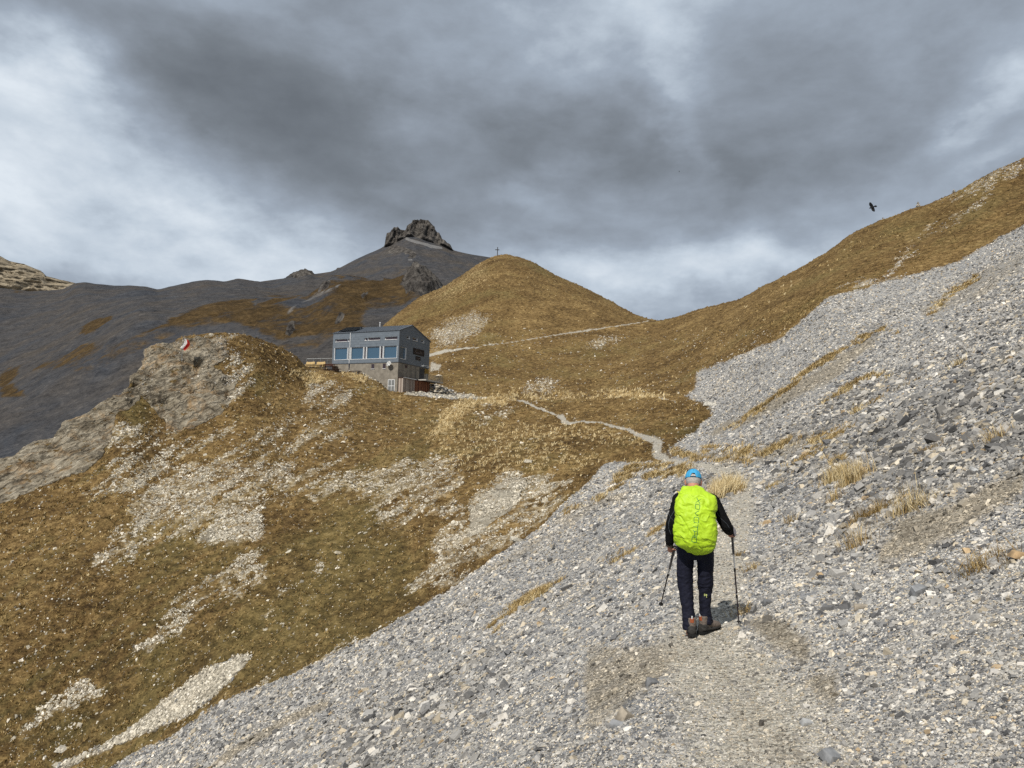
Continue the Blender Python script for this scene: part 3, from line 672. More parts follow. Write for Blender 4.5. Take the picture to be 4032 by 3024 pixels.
cls[(f_row >= rB45) & (f_U >= 655)] = 6                     # grassy ridge on the right
cls[(fm(U) > 712) & (f_scree < .5) & (f_Y > 60)] = 6
cls[f_scree > .5] = 2
cls[(f_tong > .5)] = 3
f_cream = fm(cream + cream2)
cls[(f_rock > .5) & (f_cream < .3)] = 4
cls[(f_rock > .5) & (f_cream >= .3)] = 7
cls[f_path > .55] = 5
names = {0: 'grass_slope', 1: 'hill', 2: 'scree_slope', 3: 'scree_patch', 4: 'rock_outcrop', 5: 'path', 6: 'grass_ridge', 7: 'pale_rock_face'}
Pf = P.reshape(-1, 3)
for c, nm in names.items():
    f = FA[cls == c]
    if not len(f): continue
    ids, inv = np.unique(f, return_inverse=True)
    o = mesh_np(nm, Pf[ids], inv.ravel(), np.full(len(f), 4), M_GROUND, None, True, None, [('mk1', mk1[ids]), ('mk2', mk2[ids])])
    tag(o, kind='structure')
# the same slopes carried on past both sides of the view and behind the camera
def side_patch(name, sgn, n=46, reach=34):
    e = P[:, -1] if sgn > 0 else P[:, 0]
    s = (np.linspace(0, 1, n) ** 1.6)[None] * (reach + .25 * e[:, 1:2])
    x = e[:, 0:1] + sgn * s; y = np.repeat(e[:, 1:2], n, 1)
    zn = near_z(x, y) - near_z(x[:, :1], y[:, :1]); zf = sgn * s * .45
    t = np.clip((y - 20) / 25, 0, 1); z = e[:, 2:3] + zn * (1 - t) + zf * t
    G_ = np.stack([x, y, z], -1)
    if sgn < 0: G_ = G_[:, ::-1]
    f = grid_faces(G_.shape[0], n); k = f.shape[0]; pf = G_.reshape(-1, 3)
    a1 = np.zeros((len(pf), 4), np.float32); a1[:, 0] = (1.0 if sgn > 0 else (pf[:, 1] < 44)); a2 = np.zeros((len(pf), 4), np.float32); a2[:, 0] = .4
    o = mesh_np(name, pf, f.ravel(), np.full(k, 4), M_GROUND, None, True, None, [('mk1', a1), ('mk2', a2)]); tag(o, kind='structure'); return G_
SP_R = side_patch('scree_slope', 1); SP_L = side_patch('scree_slope', -1)
bx_, by_ = np.meshgrid(np.linspace(-30, 32, 160), np.concatenate([np.linspace(-14, 0, 30), [.9]]))
G_ = np.stack([bx_, by_, near_z(bx_, by_)], -1); f = grid_faces(*bx_.shape); n_ = G_.size // 3
a1 = np.zeros((n_, 4), np.float32); a1[:, 0] = 1; a2 = np.zeros((n_, 4), np.float32)
tag(mesh_np('scree_slope', G_.reshape(-1, 3), f.ravel(), np.full(len(f), 4), M_GROUND, None, True, None, [('mk1', a1), ('mk2', a2)]), kind='structure')
print('ground built', time.time() - T0)
# ------------------------------------------------------------------ far mountains
def far_material():
    m, N, b = mat_new('far_mountain')
    o = N.node('ShaderNodeTexCoord').outputs['Object']
    k1 = N.node('ShaderNodeAttribute', attribute_name='mk1')
    s1 = N.node('ShaderNodeSeparateColor'); N.l.new(k1.outputs['Color'], s1.inputs[0])
    m_brown, m_rock, m_light = s1.outputs; m_pale = k1.outputs['Alpha']
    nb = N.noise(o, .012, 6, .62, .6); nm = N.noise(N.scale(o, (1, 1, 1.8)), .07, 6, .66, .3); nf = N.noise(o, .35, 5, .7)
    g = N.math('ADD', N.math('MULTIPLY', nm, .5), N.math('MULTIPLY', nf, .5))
    shaded_shale = N.ramp(g, [(.34, (.030, .030, .031)), (.48, (.063, .063, .064)), (.56, (.081, .079, .077)), (.68, (.140, .134, .126))])  # this and the brown and rock below carry cloud shadow as dark albedo
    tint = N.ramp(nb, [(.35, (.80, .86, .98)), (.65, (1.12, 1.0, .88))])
    shaded_shale = N.mix(1.0, shaded_shale, tint, 'MULTIPLY')
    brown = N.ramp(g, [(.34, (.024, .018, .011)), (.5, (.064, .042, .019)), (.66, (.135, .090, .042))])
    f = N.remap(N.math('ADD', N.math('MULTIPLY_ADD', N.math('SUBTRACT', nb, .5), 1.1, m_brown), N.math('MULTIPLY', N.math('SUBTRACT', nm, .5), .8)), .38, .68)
    c = N.mix(f, shaded_shale, brown)
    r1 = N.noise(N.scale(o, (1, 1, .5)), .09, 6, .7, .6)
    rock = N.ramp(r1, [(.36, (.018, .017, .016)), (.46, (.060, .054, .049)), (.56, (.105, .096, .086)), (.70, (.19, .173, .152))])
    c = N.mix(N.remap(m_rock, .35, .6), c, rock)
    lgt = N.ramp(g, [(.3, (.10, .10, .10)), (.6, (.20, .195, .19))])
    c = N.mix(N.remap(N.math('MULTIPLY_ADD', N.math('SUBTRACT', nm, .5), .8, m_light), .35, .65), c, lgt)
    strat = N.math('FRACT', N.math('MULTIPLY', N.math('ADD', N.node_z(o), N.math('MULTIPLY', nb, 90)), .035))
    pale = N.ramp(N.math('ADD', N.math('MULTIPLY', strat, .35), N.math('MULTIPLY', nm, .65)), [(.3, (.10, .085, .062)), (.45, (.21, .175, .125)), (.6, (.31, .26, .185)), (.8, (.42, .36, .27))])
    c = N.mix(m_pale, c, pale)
    N.l.new(c, b.inputs['Base Color']); b.inputs['Roughness'].default_value = .95; b.inputs['Specular IOR Level'].default_value = .05
    bump(N, b, N.math('ADD', N.math('MULTIPLY', nf, 1.6), N.math('MULTIPLY', nm, 6.0)), .9, 1.0)
    return m
def _nz(self, vec):
    s = self.node('ShaderNodeSeparateXYZ'); self.l.new(vec, s.inputs[0]); return s.outputs[2]
NT.node_z = _nz
M_FAR = far_material()

def sheet(a0, a1, nc, lines, counts, cap=()):
    av = np.linspace(a0, a1, nc); kY, kZ = [], []
    for L, sm in lines:
        y, z = line_on(av, L, sm); kY.append(y); kZ.append(z)
    kY, kZ = np.array(kY), np.array(kZ)
    kY = np.maximum.accumulate(kY + np.arange(len(kY))[:, None] * .01, axis=0)
    y, z = pchip_rows(kY, kZ, counts, cap)
    return np.stack([y * av[None, :], y, z], -1)
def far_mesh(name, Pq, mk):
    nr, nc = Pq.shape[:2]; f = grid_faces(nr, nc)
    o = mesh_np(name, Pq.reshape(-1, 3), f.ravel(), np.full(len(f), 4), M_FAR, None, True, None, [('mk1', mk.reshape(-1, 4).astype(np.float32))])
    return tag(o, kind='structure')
FA_ = [(-300, 700, 330), (0, 560, 330), (200, 520, 340), (300, 450, 350), (400, 430, 350), (620, 430, 350), (1300, 420, 350)]
FB0 = [(-300, 470, 520), (0, 440, 480), (150, 400, 480), (300, 370, 480), (420, 350, 480), (620, 370, 480), (1300, 370, 500)]
FB = [(-300, 400, 700), (0, 385, 690), (60, 355, 680), (110, 330, 670), (136, 319, 665), (176, 316.5, 668), (213, 305, 680), (257, 299, 700), (290, 297, 712), (308, 294, 715), (322, 284, 720), (332, 276, 722), (349, 275.8, 725), (363, 279, 730), (379, 281.5, 735), (384, 281.6, 738), (393.3, 278.9, 740), (406.6, 274.5, 742),
      (409, 270, 742), (411.6, 266.5, 742), (417.3, 264.6, 742), (421.7, 266.8, 742), (431.2, 273.2, 740), (437.5, 279.5, 738), (443.2, 287, 735), (470, 312, 730), (620, 345, 700), (1300, 350, 700)]
FB2 = [(p[0], p[1] + float(np.interp(p[0], [0, 60, 230, 300], [-14, -9, -4, 6])), p[2] + 90) for p in FB]
FD = [(-300, 300, 1380), (0, 288, 1400), (29, 291.5, 1400), (62.7, 289.5, 1400), (75.5, 283.4, 1400), (85, 282.2, 1400), (96.4, 284, 1400), (112.5, 285.8, 1400), (128.6, 285.4, 1400), (144.7, 286.6, 1400), (158.3, 289.9, 1400), (170.4, 286.6, 1400), (192.9, 281.5, 1380), (207.4, 280.5, 1370),
      (225, 281.5, 1360), (238, 278.6, 1350), (254, 281, 1340), (273.3, 282.6, 1330), (283, 278.6, 1320), (296, 273, 1320), (305.4, 269.6, 1320), (312.6, 272.2, 1320), (315, 274.6, 1320), (321.5, 275.1, 1320), (334, 275, 1320), (370, 284, 1320), (450, 305, 1300), (620, 345, 1300), (1300, 350, 1300)]
FE = [(p[0], p[1] + 30, p[2] + 160) for p in FD]
Q = sheet(-1.25, .35, 1000, [(FA_, 20), (FB0, 20), (FB, 1), (FB2, 3), (FD, 1), (FE, 3)], [30, 150, 12, 90, 8])
qu, qv = project(Q)
X_, Y_, Z_ = Q[..., 0], Q[..., 1], Q[..., 2]
w1 = fbm(X_ * .012, Y_ * .012, octv=4); w2 = fbm(X_ * .012 + 40, Y_ * .012, octv=4)
def fpm(z, pts, wamp=14, soft=5): return blur(inpoly(qu + w1 * wamp, qv + w2 * wamp, cz(z, pts)).astype(np.float32), soft)
brown = np.full(X_.shape, .20)
for z, pts, s in [('A', [(840, 640), (1000, 580), (1100, 550), (1250, 500), (1500, 445), (1900, 420), (1800, 475), (1500, 510), (1300, 560), (1050, 610), (860, 665)], .75), ('A', [(470, 670), (570, 580), (790, 565), (720, 600), (560, 680)], 1.0),
                  ('A', [(1300, 640), (1500, 520), (1700, 480), (1900, 520), (2100, 360), (2300, 280), (2300, 700), (2070, 660), (1750, 720), (1500, 650)], .72), ('C', [(0, 920), (300, 945), (520, 1000), (400, 1010), (0, 1010)], 1.0),
                  ('C', [(450, 1100), (1210, 900), (1180, 1120), (900, 1250), (500, 1408), (0, 1408)], .95), ('C', [(1150, 1080), (1250, 1200), (1500, 1260), (1250, 1450), (400, 1500), (500, 1100)], .62), ('A', [(0, 890), (150, 830), (140, 870), (60, 960), (200, 1050), (0, 1090)], .8), ('A', [(30, 400), (180, 390), (100, 430)], .9), ('A', [(420, 410), (470, 405), (460, 440), (430, 435)], .9),
                  ('A', [(640, 395), (740, 395), (700, 415), (640, 410)], .8), ('A', [(870, 640), (1300, 600), (1500, 640), (1100, 680), (900, 760), (600, 960), (200, 900), (280, 780)], .52), ('A', [(950, 640), (1100, 548), (1900, 420), (2100, 330), (2300, 280), (2300, 760), (1500, 650), (1300, 640)], .56), ('A', [(1560, 780), (1950, 820), (2212, 640), (2212, 560), (1900, 700)], .5)]:
    brown = np.maximum(brown, s * fpm(z, pts))
rockf = np.zeros(X_.shape); light = np.zeros(X_.shape)
for z, pts, s in [('C', [(1380, 760), (1290, 790), (1210, 900), (1150, 1100), (1180, 1190), (1420, 1250), (1540, 1240), (1790, 1120), (1600, 900)], 1), ('A', [(1800, 600), (1830, 600), (1840, 650), (1800, 690), (1780, 680)], 1), ('A', [(2080, 600), (2120, 540), (2150, 560), (2100, 620)], .9),
                  ('A', [(1780, 300), (1840, 272), (1900, 252), (1945, 268), (1960, 285), (1850, 310)], 1), ('A', [(1980, 410), (2000, 350), (2060, 345), (2040, 380)], .9), ('C', [(480, 1310), (600, 1240), (620, 1270), (500, 1370)], .7), ('A', [(1300, 545), (1400, 540), (1400, 560), (1300, 560)], .6)]:
    rockf = np.maximum(rockf, s * fpm(z, pts, 2, 1))
for z, pts, s in [('A', [(1780, 540), (1980, 400), (2060, 380), (2180, 330), (2080, 400), (1900, 490), (1760, 580)], .50), ('C', [(1150, 1220), (1500, 1240), (1250, 1408), (1100, 1408)], .35), ('C', [(40, 1170), (250, 1050), (120, 1190)], .8)]:
    light = np.maximum(light, s * fpm(z, pts, 3, 2))
gul = fbm(X_ * .02 + Y_ * .012, Y_ * .004 + Z_ * .006, octv=4)
gl2 = fbm((X_ * .9 - Z_ * .9) * .016, (X_ * .5 + Z_) * .004, octv=4, ridge=True)
disp = 6 * w1 + 4.0 * gul + 5.5 * gl2 + 1.8 * fbm(X_ * .06, Y_ * .06, octv=4)
disp *= np.clip((Y_ - 330) / 200, 0, 1) * np.clip(.35 + np.abs(Y_ - 1380) / 600, .35, 1)
rd = 9 * fbm(X_ * .07, Y_ * .07, Z_ * .05, octv=5, ridge=True) - 3
dd = disp * (1 - rockf) * .8 + rockf * rd
level(dd, 30 + 150 + 12 + 90, 70, 12); level(dd, 30 + 150, 60, 12)
Q2 = Q.copy(); Q2[..., 2] += dd; Q2[..., 1] -= rockf * rd * .6
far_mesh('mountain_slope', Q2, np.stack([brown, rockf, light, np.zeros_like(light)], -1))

# the castle-like summit
PA = [(200, 330, 1500), (340, 330, 1500), (520, 335, 1500), (640, 370, 1500)]
PB = [(200, 320, 1800), (330, 290, 1800), (400, 278, 1800), (480, 285, 1800), (560, 325, 1800), (640, 360, 1800)]
PC = [(200, 300, 2140), (330, 273, 2140), (349, 264, 2145), (367, 255.3, 2150), (380, 250, 2150), (386, 247, 2150), (392, 245, 2150), (400, 240, 2152), (408, 236.5, 2152), (416, 237, 2150), (425, 240.5, 2148), (435, 243.5, 2148), (445, 246.5, 2150), (452, 250.5, 2150), (460, 252.6, 2150), (470, 254.6, 2150), (491, 258.6, 2150), (520, 272, 2150), (560, 300, 2150), (640, 350, 2150)]
PD = [(200, 290, 2180), (330.2, 271.8, 2180), (336, 269.5, 2180), (337.2, 267.7, 2180), (340, 267.6, 2180), (349.1, 262.8, 2180), (356.7, 259, 2180), (367.4, 254, 2180), (374.4, 251.1, 2180), (380.7, 248.3, 2180), (385.4, 245.4, 2180), (386.2, 239, 2180), (387.1, 234.4, 2180), (390.8, 232, 2180), (393.9, 231, 2180),
      (395.2, 229.7, 2180), (399, 229.1, 2180), (401.5, 231, 2180), (404.7, 231.5, 2180), (406.7, 231, 2180), (407.4, 227.6, 2180), (411, 225.2, 2180), (413.5, 222, 2180), (417.9, 220.4, 2180), (421.1, 221.3, 2180), (424.9, 220.3, 2180), (427.7, 221.2, 2180), (431.2, 224.5, 2180), (434.9, 227.4, 2180), (435.6, 231, 2180),
      (437.5, 232.9, 2180), (439.6, 234.0, 2180), (441.7, 238, 2180), (442.4, 239.9, 2180), (446.4, 243, 2180), (450.6, 246, 2180), (452.7, 250, 2180), (459.6, 252, 2180), (469.8, 254.2, 2180), (490.7, 257.4, 2180), (520, 270, 2180), (560, 298, 2180), (640, 350, 2180)]
PE = [(p[0], p[1] + 22, p[2] + 120) for p in PD]
Q = sheet(-.42, .17, 620, [(PA, 10), (PB, 10), (PC, 1), (PD, 0), (PE, 2)], [12, 90, 60, 6], (2,))
qu, qv = project(Q); X_, Y_, Z_ = Q[..., 0], Q[..., 1], Q[..., 2]
w1 = fbm(X_ * .006, Y_ * .006, octv=4); w2 = fbm(X_ * .006 + 40, Y_ * .006, octv=4)
rowi = np.repeat(np.arange(Q.shape[0])[:, None], Q.shape[1], 1)
ped = np.clip((qu - 384.6) / 1.0, 0, 1) * np.clip((453.5 - qu) / 1.0, 0, 1)
rockf = blur(((rowi > 101) * ped).astype(np.float32), 1)
rockf = np.maximum(rockf, 1.0 * fpm('C', [(760, 700), (800, 640), (950, 510), (1100, 460), (1230, 520), (1340, 570), (1330, 680), (1210, 680), (1230, 600), (1100, 570), (900, 640)], 10, 2) * .8)
light = fpm('C', [(1180, 330), (1320, 370), (1500, 430), (1780, 490), (1780, 520), (1600, 510), (1420, 440), (1200, 380)], 1, 1)
light = np.maximum(light, .6 * fpm('C', [(1230, 690), (1300, 690), (1300, 712), (1230, 712)], 0, 0)) * (rowi < 108)
br = .22 + .5 * fpm('C', [(1030, 940), (1100, 800), (1180, 780), (1100, 860), (1060, 950)], 3)
jag = fbm(X_ * .045, Y_ * .01, Z_ * .016, octv=5, ridge=True)
top = np.clip((rowi - 101) / 60, 0, 1)
Q2 = Q.copy()
cas = rockf * np.clip((rowi - 101) / 10, 0, 1)
Q2[..., 1] -= cas * (26 * jag + 14 * fbm(X_ * .02, Y_ * .02, Z_ * .02, octv=3))
Q2[..., 2] += (rockf * top * 3 * fbm(X_ * .11, Y_ * .11, octv=3)) + (1 - rockf) * 5 * fbm(X_ * .02 + Z_ * .01, Y_ * .005, octv=4) * np.clip((2160 - Y_) / 60, .12, 1)
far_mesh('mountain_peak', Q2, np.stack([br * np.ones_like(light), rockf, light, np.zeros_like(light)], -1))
# the pale massif at the far left
GA = [(-300, 330, 2300), (0, 330, 2300), (140, 330, 2300)]
GB = [(-300, 240, 2600), (-120, 238, 2600), (-50, 246, 2600), (0, 255.1, 2600), (9.6, 260.7, 2600), (16, 264.2, 2600), (32, 267, 2600), (38.6, 270, 2600), (48, 273.5, 2600), (50.6, 276.7, 2600), (52, 278.3, 2600), (74, 283.9, 2600), (100, 290, 2600), (140, 300, 2600)]
GC = [(p[0], p[1] + 20, 2800) for p in GB]
Q = sheet(-1.25, -.48, 420, [(GA, 4), (GB, 0), (GC, 4)], [110, 6])
X_, Y_, Z_ = Q[..., 0], Q[..., 1], Q[..., 2]
Q2 = Q.copy(); Q2[..., 1] -= 40 * fbm(X_ * .01, Y_ * .01, Z_ * .03, octv=5, ridge=True) + 22 * ((Z_ / 34) % 1)
o1 = np.ones(X_.shape); far_mesh('mountain_massif', Q2, np.stack([o1 * 0, o1 * 0, o1 * 0, o1], -1))
print('far', time.time() - T0)
# ------------------------------------------------------------------ loose stones and grass, drawn from the terrain grid
M_STONE = attr_mat('loose_stone', .85, .22, 30, .35)
M_TUFT = attr_mat('dry_grass', .8, .15, 3, 0)
dirt_shade_g = np.zeros_like(YY)
for z_, pts_, s_ in [('G', [(1350, 80), (1700, 60), (2000, 350), (1900, 500), (1600, 300)], 1), ('G', [(1950, 600), (2212, 560), (2212, 900), (2050, 760)], .8), ('G', [(800, 300), (1050, 300), (1300, 600), (1200, 700), (1000, 420)], .6), ('M', [(760, 960), (1200, 900), (1400, 900), (1100, 1090), (850, 1000)], .7), ('P', [(600, 1200), (780, 1200), (760, 1320), (640, 1350)], .5)]:  # brown earth; the last area darkens stones as the hiker's leg shadow
    dirt_shade_g = np.maximum(dirt_shade_g, s_ * pm(cz(z_, pts_), 1.0, 4))
soil = np.maximum(soil, dirt_shade_g)
tint_g = np.clip(np.maximum(.9 * soil,   .22 * nearpath) + .35 * fbm(XX * .3 + 3, YY * .3, octv=4) + .12, 0, 1)
Wgrid = {}
def interp_grid(A, j, i, fj, fi):
    s = A.ndim == 3
    f = (lambda q: q[:, None]) if s else (lambda q: q)
    return (A[j, i] * f((1 - fj) * (1 - fi)) + A[j + 1, i] * f(fj * (1 - fi)) + A[j, i + 1] * f((1 - fj) * fi) + A[j + 1, i + 1] * f(fj * fi))
def sample(weight, n, seed):
    """n points on the terrain, density = weight per picture-sized cell"""
    r = np.random.default_rng(seed)
    w = weight[:-1, :-1].astype(float)
    cu = np.abs(np.diff(U, axis=1))[:-1, :]; cv = np.abs(np.diff(V, axis=0))[:, :-1]
    vis = (U[:-1, :-1] > -120) & (U[:-1, :-1] < 1170) & (V[:-1, :-1] < 900) & (V[:-1, :-1] > 100)
    w = w * cu * np.clip(cv, .15, 6) * vis
    p = w.ravel().cumsum(); idx = np.searchsorted(p, r.random(n) * p[-1]); idx = np.minimum(idx, w.size - 1)
    j, i = np.divmod(idx, w.shape[1]); fj, fi = r.random(n), r.random(n)
    return interp_grid(P, j, i, fj, fi), interp_grid(NRM, j, i, fj, fi), j, i
CORN = np.array([(-1, -1, -1), (1, -1, -1), (1, 1, -1), (-1, 1, -1), (-1, -1, 1), (1, -1, 1), (1, 1, 1), (-1, 1, 1)], float)
QF = np.array([(0, 3, 2, 1), (4, 5, 6, 7), (0, 1, 5, 4), (1, 2, 6, 5), (2, 3, 7, 6), (3, 0, 4, 7)])
def slabs(pts, nrm, size, cols, seed, tilt=.35, flat=(.22, .55), sink=.25):
    r = np.random.default_rng(seed); n = len(pts)
    nrm = nrm + r.normal(size=(n, 3)) * tilt; nrm /= np.linalg.norm(nrm, axis=1)[:, None]
    t = r.normal(size=(n, 3)); t -= nrm * (t * nrm).sum(1)[:, None]; t /= np.linalg.norm(t, axis=1)[:, None]
    b = np.cross(nrm, t)
    L = size * .5 * r.uniform(.85, 1.35, n); Wd = L * r.uniform(.45, .95, n); H = L * r.uniform(*flat, n)
    c = CORN[None] * (1 + r.uniform(-.42, .18, (n, 8, 3)))
    c[:, 4:, :2] *= r.uniform(.55, .95, (n, 1, 1))
    v = pts[:, None] + c[..., 0:1] * (L[:, None, None] * t[:, None]) + c[..., 1:2] * (Wd[:, None, None] * b[:, None]) + c[..., 2:3] * (H[:, None, None] * nrm[:, None])
    v += nrm[:, None] * (H * (1 - 2 * sink))[:, None, None]
    f = (QF[None] + (np.arange(n) * 8)[:, None, None]).reshape(-1, 4)
    return v.reshape(-1, 3), f, np.repeat(cols, 8, 0)
SLATE = np.array([(.09, .093, .10), (.14, .144, .152), (.195, .20, .208), (.26, .265, .27), (.33, .333, .333), (.40, .40, .395), (.50, .495, .48), (.64, .63, .60), (.38, .34, .27), (.53, .47, .37), (.66, .61, .51), (.44, .33, .20)]) * np.array([.97, .94, .90])
CREAM = np.array([(.20, .18, .145), (.28, .255, .205), (.36, .33, .265), (.45, .41, .33), (.58, .53, .43), (.68, .63, .52), (.76, .71, .62)])
SP = {'slate': [.08, .11, .14, .14, .13, .11, .09, .075, .05, .04, .04, .01], 'mixed': [.03, .05, .07, .10, .13, .14, .12, .09, .11, .09, .06, .012], 'cream': [0, .01, .02, .04, .06, .10, .12, .15, .16, .18, .14, .02]}
def stone_cols(n, mixk, seed):
    r = np.random.default_rng(seed)
    if mixk == 'cream': return CREAM[r.choice(7, n, p=[.08, .14, .2, .22, .18, .12, .06])] * r.uniform(.85, 1.15, (n, 1))
    p = np.array(SP[mixk]); p /= p.sum()
    return SLATE[r.choice(len(SLATE), n, p=p)] * r.uniform(.82, 1.18, (n, 1))
def scatter_stones(name, weight, n, seed, px, mixk, lo=.008, hi=.6, **kw):
    p, nn, j, i = sample(weight, n, seed); r = np.random.default_rng(seed + 1)
    dist = np.linalg.norm(p, axis=1)
    s = np.clip(px[0] * (1 - r.random(n)) ** (-1 / px[2]), px[0], px[1]) * dist / F
    hi_ = hi * np.ones(n); s = np.clip(s, lo, hi_)
    cl = stone_cols(n, mixk, seed + 2); tn = tint_g[j, i][:, None]
    cl = cl * (1 - tn) + tn * (cl.mean(1, keepdims=True) * .72 + .03) * np.array([[1.12, .98, .76]]) * (1 - .42 * dirt_shade_g[j, i][:, None])
    cl = cl * (1 if mixk == 'cream' else tone_g[j, i][:, None])
    v, f, c = slabs(p, nn, s, cl, seed + 3, **kw)
    o = mesh_np(name, v, f.ravel(), np.full(len(f), 4), M_STONE, c)
    return o
pnoise = fbm(XX * .25 + 3, YY * .25, octv=4); pn2 = fbm(XX * .6 + 31, YY * .6, octv=3)
fine = np.clip(np.maximum(soil, nearpath * .9), 0, 1)
mainscree = scree * (1 - tongue) * (1 - hutstones) * (1 - np.clip(path * (YY > 44), 0, 1))
# coarse ribbons running down the slope
ribbon = np.clip(.5 + 1.6 * fbm((XX * .5 - YY * .25) * .22, YY * .05 + XX * .03, octv=3), .1, 1)
bluish = pm(poly('B', [(1500, 1504), (1750, 1250), (2212, 1000), (2400, 900), (2600, 1100), (2300, 1504)]), 1, 4) + pm([(820, 620), (1100, 430), (1100, 330), (860, 380), (760, 450)], 1, 4)
tone_g = np.clip(1.02 - .24 * np.clip(bluish * ribbon, 0, 1) + .32 * fbm(XX * .12, YY * .12, octv=3) + .55 * streak, .5, 1.25)
w_sl = mainscree * (1 - .93 * fine) * (.35 + .65 * ribbon)
o = scatter_stones('scree', w_sl, 215000, 101, (1.35, 6.5, 3.0), 'slate', lo=.012, hi=.26, tilt=.42)
tag(o, 'loose grey slate scree covering the slope', 'scree', kind='stuff')
o = scatter_stones('path_gravel', nearpath * mainscree, 30000, 171, (.9, 2.4, 3.2), 'mixed', lo=.006, hi=.07, tilt=.35)
tag(o, 'fine trodden gravel of the footpath', 'gravel', kind='stuff')
o = scatter_stones('gravel', mainscree * (.55 + .45 * fine) * (1 - .80 * nearpath), 135000, 111, (1.0, 3.2, 3.1), 'mixed', lo=.008, hi=.12, tilt=.40)
tag(o, 'small mixed grey and cream gravel on the slope and path', 'gravel', kind='stuff')
o = scatter_stones('coarse_scree', mainscree * (1 - .9 * fine) * np.clip(ribbon * bluish + .08, 0, 1) * (YY < 60) * np.clip((YY - 3) / 6, .12, 1) * (1 - nearpath), 5200, 121, (3.6, 10.5, 2.7), 'slate', lo=.04, hi=.32, tilt=.45)
tag(o, 'coarser blue grey slate blocks in the scree', 'scree', kind='stuff')
o = scatter_stones('pale_scree', np.clip(tongue + .9 * hutstones, 0, 1), 9000, 131, (1.2, 3.4, 2.8), 'cream', lo=.05, hi=.5)
tag(o, 'tongue of pale scree running down the grass', 'scree', kind='stuff')
w_st = np.clip(stony + .9 * (cream + cream2) - .10, 0, 1) ** 1.6 * (1 - scree) * (1 - .85 * np.clip(knob + rib, 0, 1)) * (V > 330) * np.clip(.2 + 2.6 * (fbm(XX * .5, YY * .5, octv=3) + .12), .08, 1)
o = scatter_stones('limestone_rubble', w_st + .006 * wgrass * (V > 330), 34000, 141, (.9, 3.2, 2.9), 'cream', lo=.05, hi=.6, tilt=.5, flat=(.3, .6), sink=.50)
tag(o, 'pale limestone rubble lying in the grass', 'rubble', kind='stuff')
o = scatter_stones('hill_stones', np.clip(stony, 0, 1) ** 2 * (1 - scree) * (V < 400), 6000, 151, (.6, 1.6, 3), 'mixed', lo=.1, hi=.7, tilt=.4, sink=.5)
tag(o, 'scattered grey stones on the far grass', 'rubble', kind='stuff')
o = scatter_stones('path_edge_stones', np.clip(path * (1 - nearpath) * 1.0 + .0, 0, 1) * (YY > 44) * (V > 370), 250, 161, (1.0, 2.4, 3), 'mixed', lo=.05, hi=.25)
tag(o, 'small stones on the trodden path', 'gravel', kind='stuff')

# stones on the ground beyond the edges of the view
r_s = np.random.default_rng(8); sx_ = []
for G_, sg in ((SP_R, 1), (SP_L, -1)):
    jj = r_s.integers(0, sum(cnt[:11]) - 2, 26000); ii = (r_s.random(26000) ** 1.3 * (G_.shape[1] - 2)).astype(int); fj, fi = r_s.random((2, 26000))
    ii = ii if sg > 0 else G_.shape[1] - 2 - ii
    sx_.append(interp_grid(G_, jj, ii, fj, fi))
bx2 = r_s.uniform(-12, 14, 9000); by2 = r_s.uniform(-9, 1.2, 9000); sx_.append(np.stack([bx2, by2, near_z(bx2, by2)], 1))
sx_ = np.concatenate(sx_); n_ = len(sx_); v, f, c = slabs(sx_, np.tile([[-.4, 0, .9]], (n_, 1)), np.clip(.03 * (1 - r_s.random(n_)) ** -.45, .03, .22), stone_cols(n_, 'slate', 9), 10)
tag(mesh_np('scree', v, f.ravel(), np.full(len(f), 4), M_STONE, c), 'loose scree beside and behind the viewpoint', 'scree', kind='stuff')

def blades(pts, nrm, h, w, nb, cols, seed, spread=.5, lean=(.25, 0, 0), rad=.35):
    """each tuft: nb curved blades of two faces"""
    r = np.random.default_rng(seed); n = len(pts); N_ = n * nb
    p = np.repeat(pts, nb, 0); hh = np.repeat(h, nb) * r.uniform(.55, 1.15, N_); ww = np.repeat(w, nb) * r.uniform(.6, 1.3, N_)
    up = np.array([0, 0, 1.0]) * .75 + np.repeat(nrm, nb, 0) * .35
    a = r.random(N_) * 6.283; rr = np.sqrt(r.random(N_)) * rad * np.repeat(h, nb)
    out = np.stack([np.cos(a), np.sin(a), 0 * a], 1)
    out -= np.repeat(nrm, nb, 0) * (out * np.repeat(nrm, nb, 0)).sum(1)[:, None]
    base = p + out * rr[:, None]
    side = np.stack([-np.sin(a + r.normal(size=N_)), np.cos(a + r.normal(size=N_)), 0 * a], 1)
    d = up + out * spread * r.uniform(.2, 1.2, N_)[:, None] + np.array(lean)
    d /= np.linalg.norm(d, axis=1)[:, None]
    mid = base + d * (hh * .55)[:, None]
    tip = base + d * hh[:, None] + out * (hh * spread * .45)[:, None] - np.array([0, 0, 1]) * (hh * .10)[:, None]
    v = np.stack([base - side * ww[:, None] * .5, base + side * ww[:, None] * .5, mid + side * ww[:, None] * .4, mid - side * ww[:, None] * .4, tip], 1)
    k = (np.arange(N_) * 5)[:, None]
    q = np.array([0, 1, 2, 3])[None] + k; t = np.array([3, 2, 4])[None] + k
    loops = np.concatenate([q, t], 1).ravel(); tot = np.tile([4, 3], N_)
    c = np.repeat(cols, nb, 0) * r.uniform(.75, 1.3, (N_, 1))
    cc = np.repeat(c, 5, 0).reshape(N_, 5, 3)
    return v.reshape(-1, 3), loops, tot, cc.reshape(-1, 3)
GC_ = np.array([(.12, .078, .030), (.21, .138, .052), (.33, .225, .09), (.47, .35, .165), (.68, .56, .33), (.12, .092, .034)])
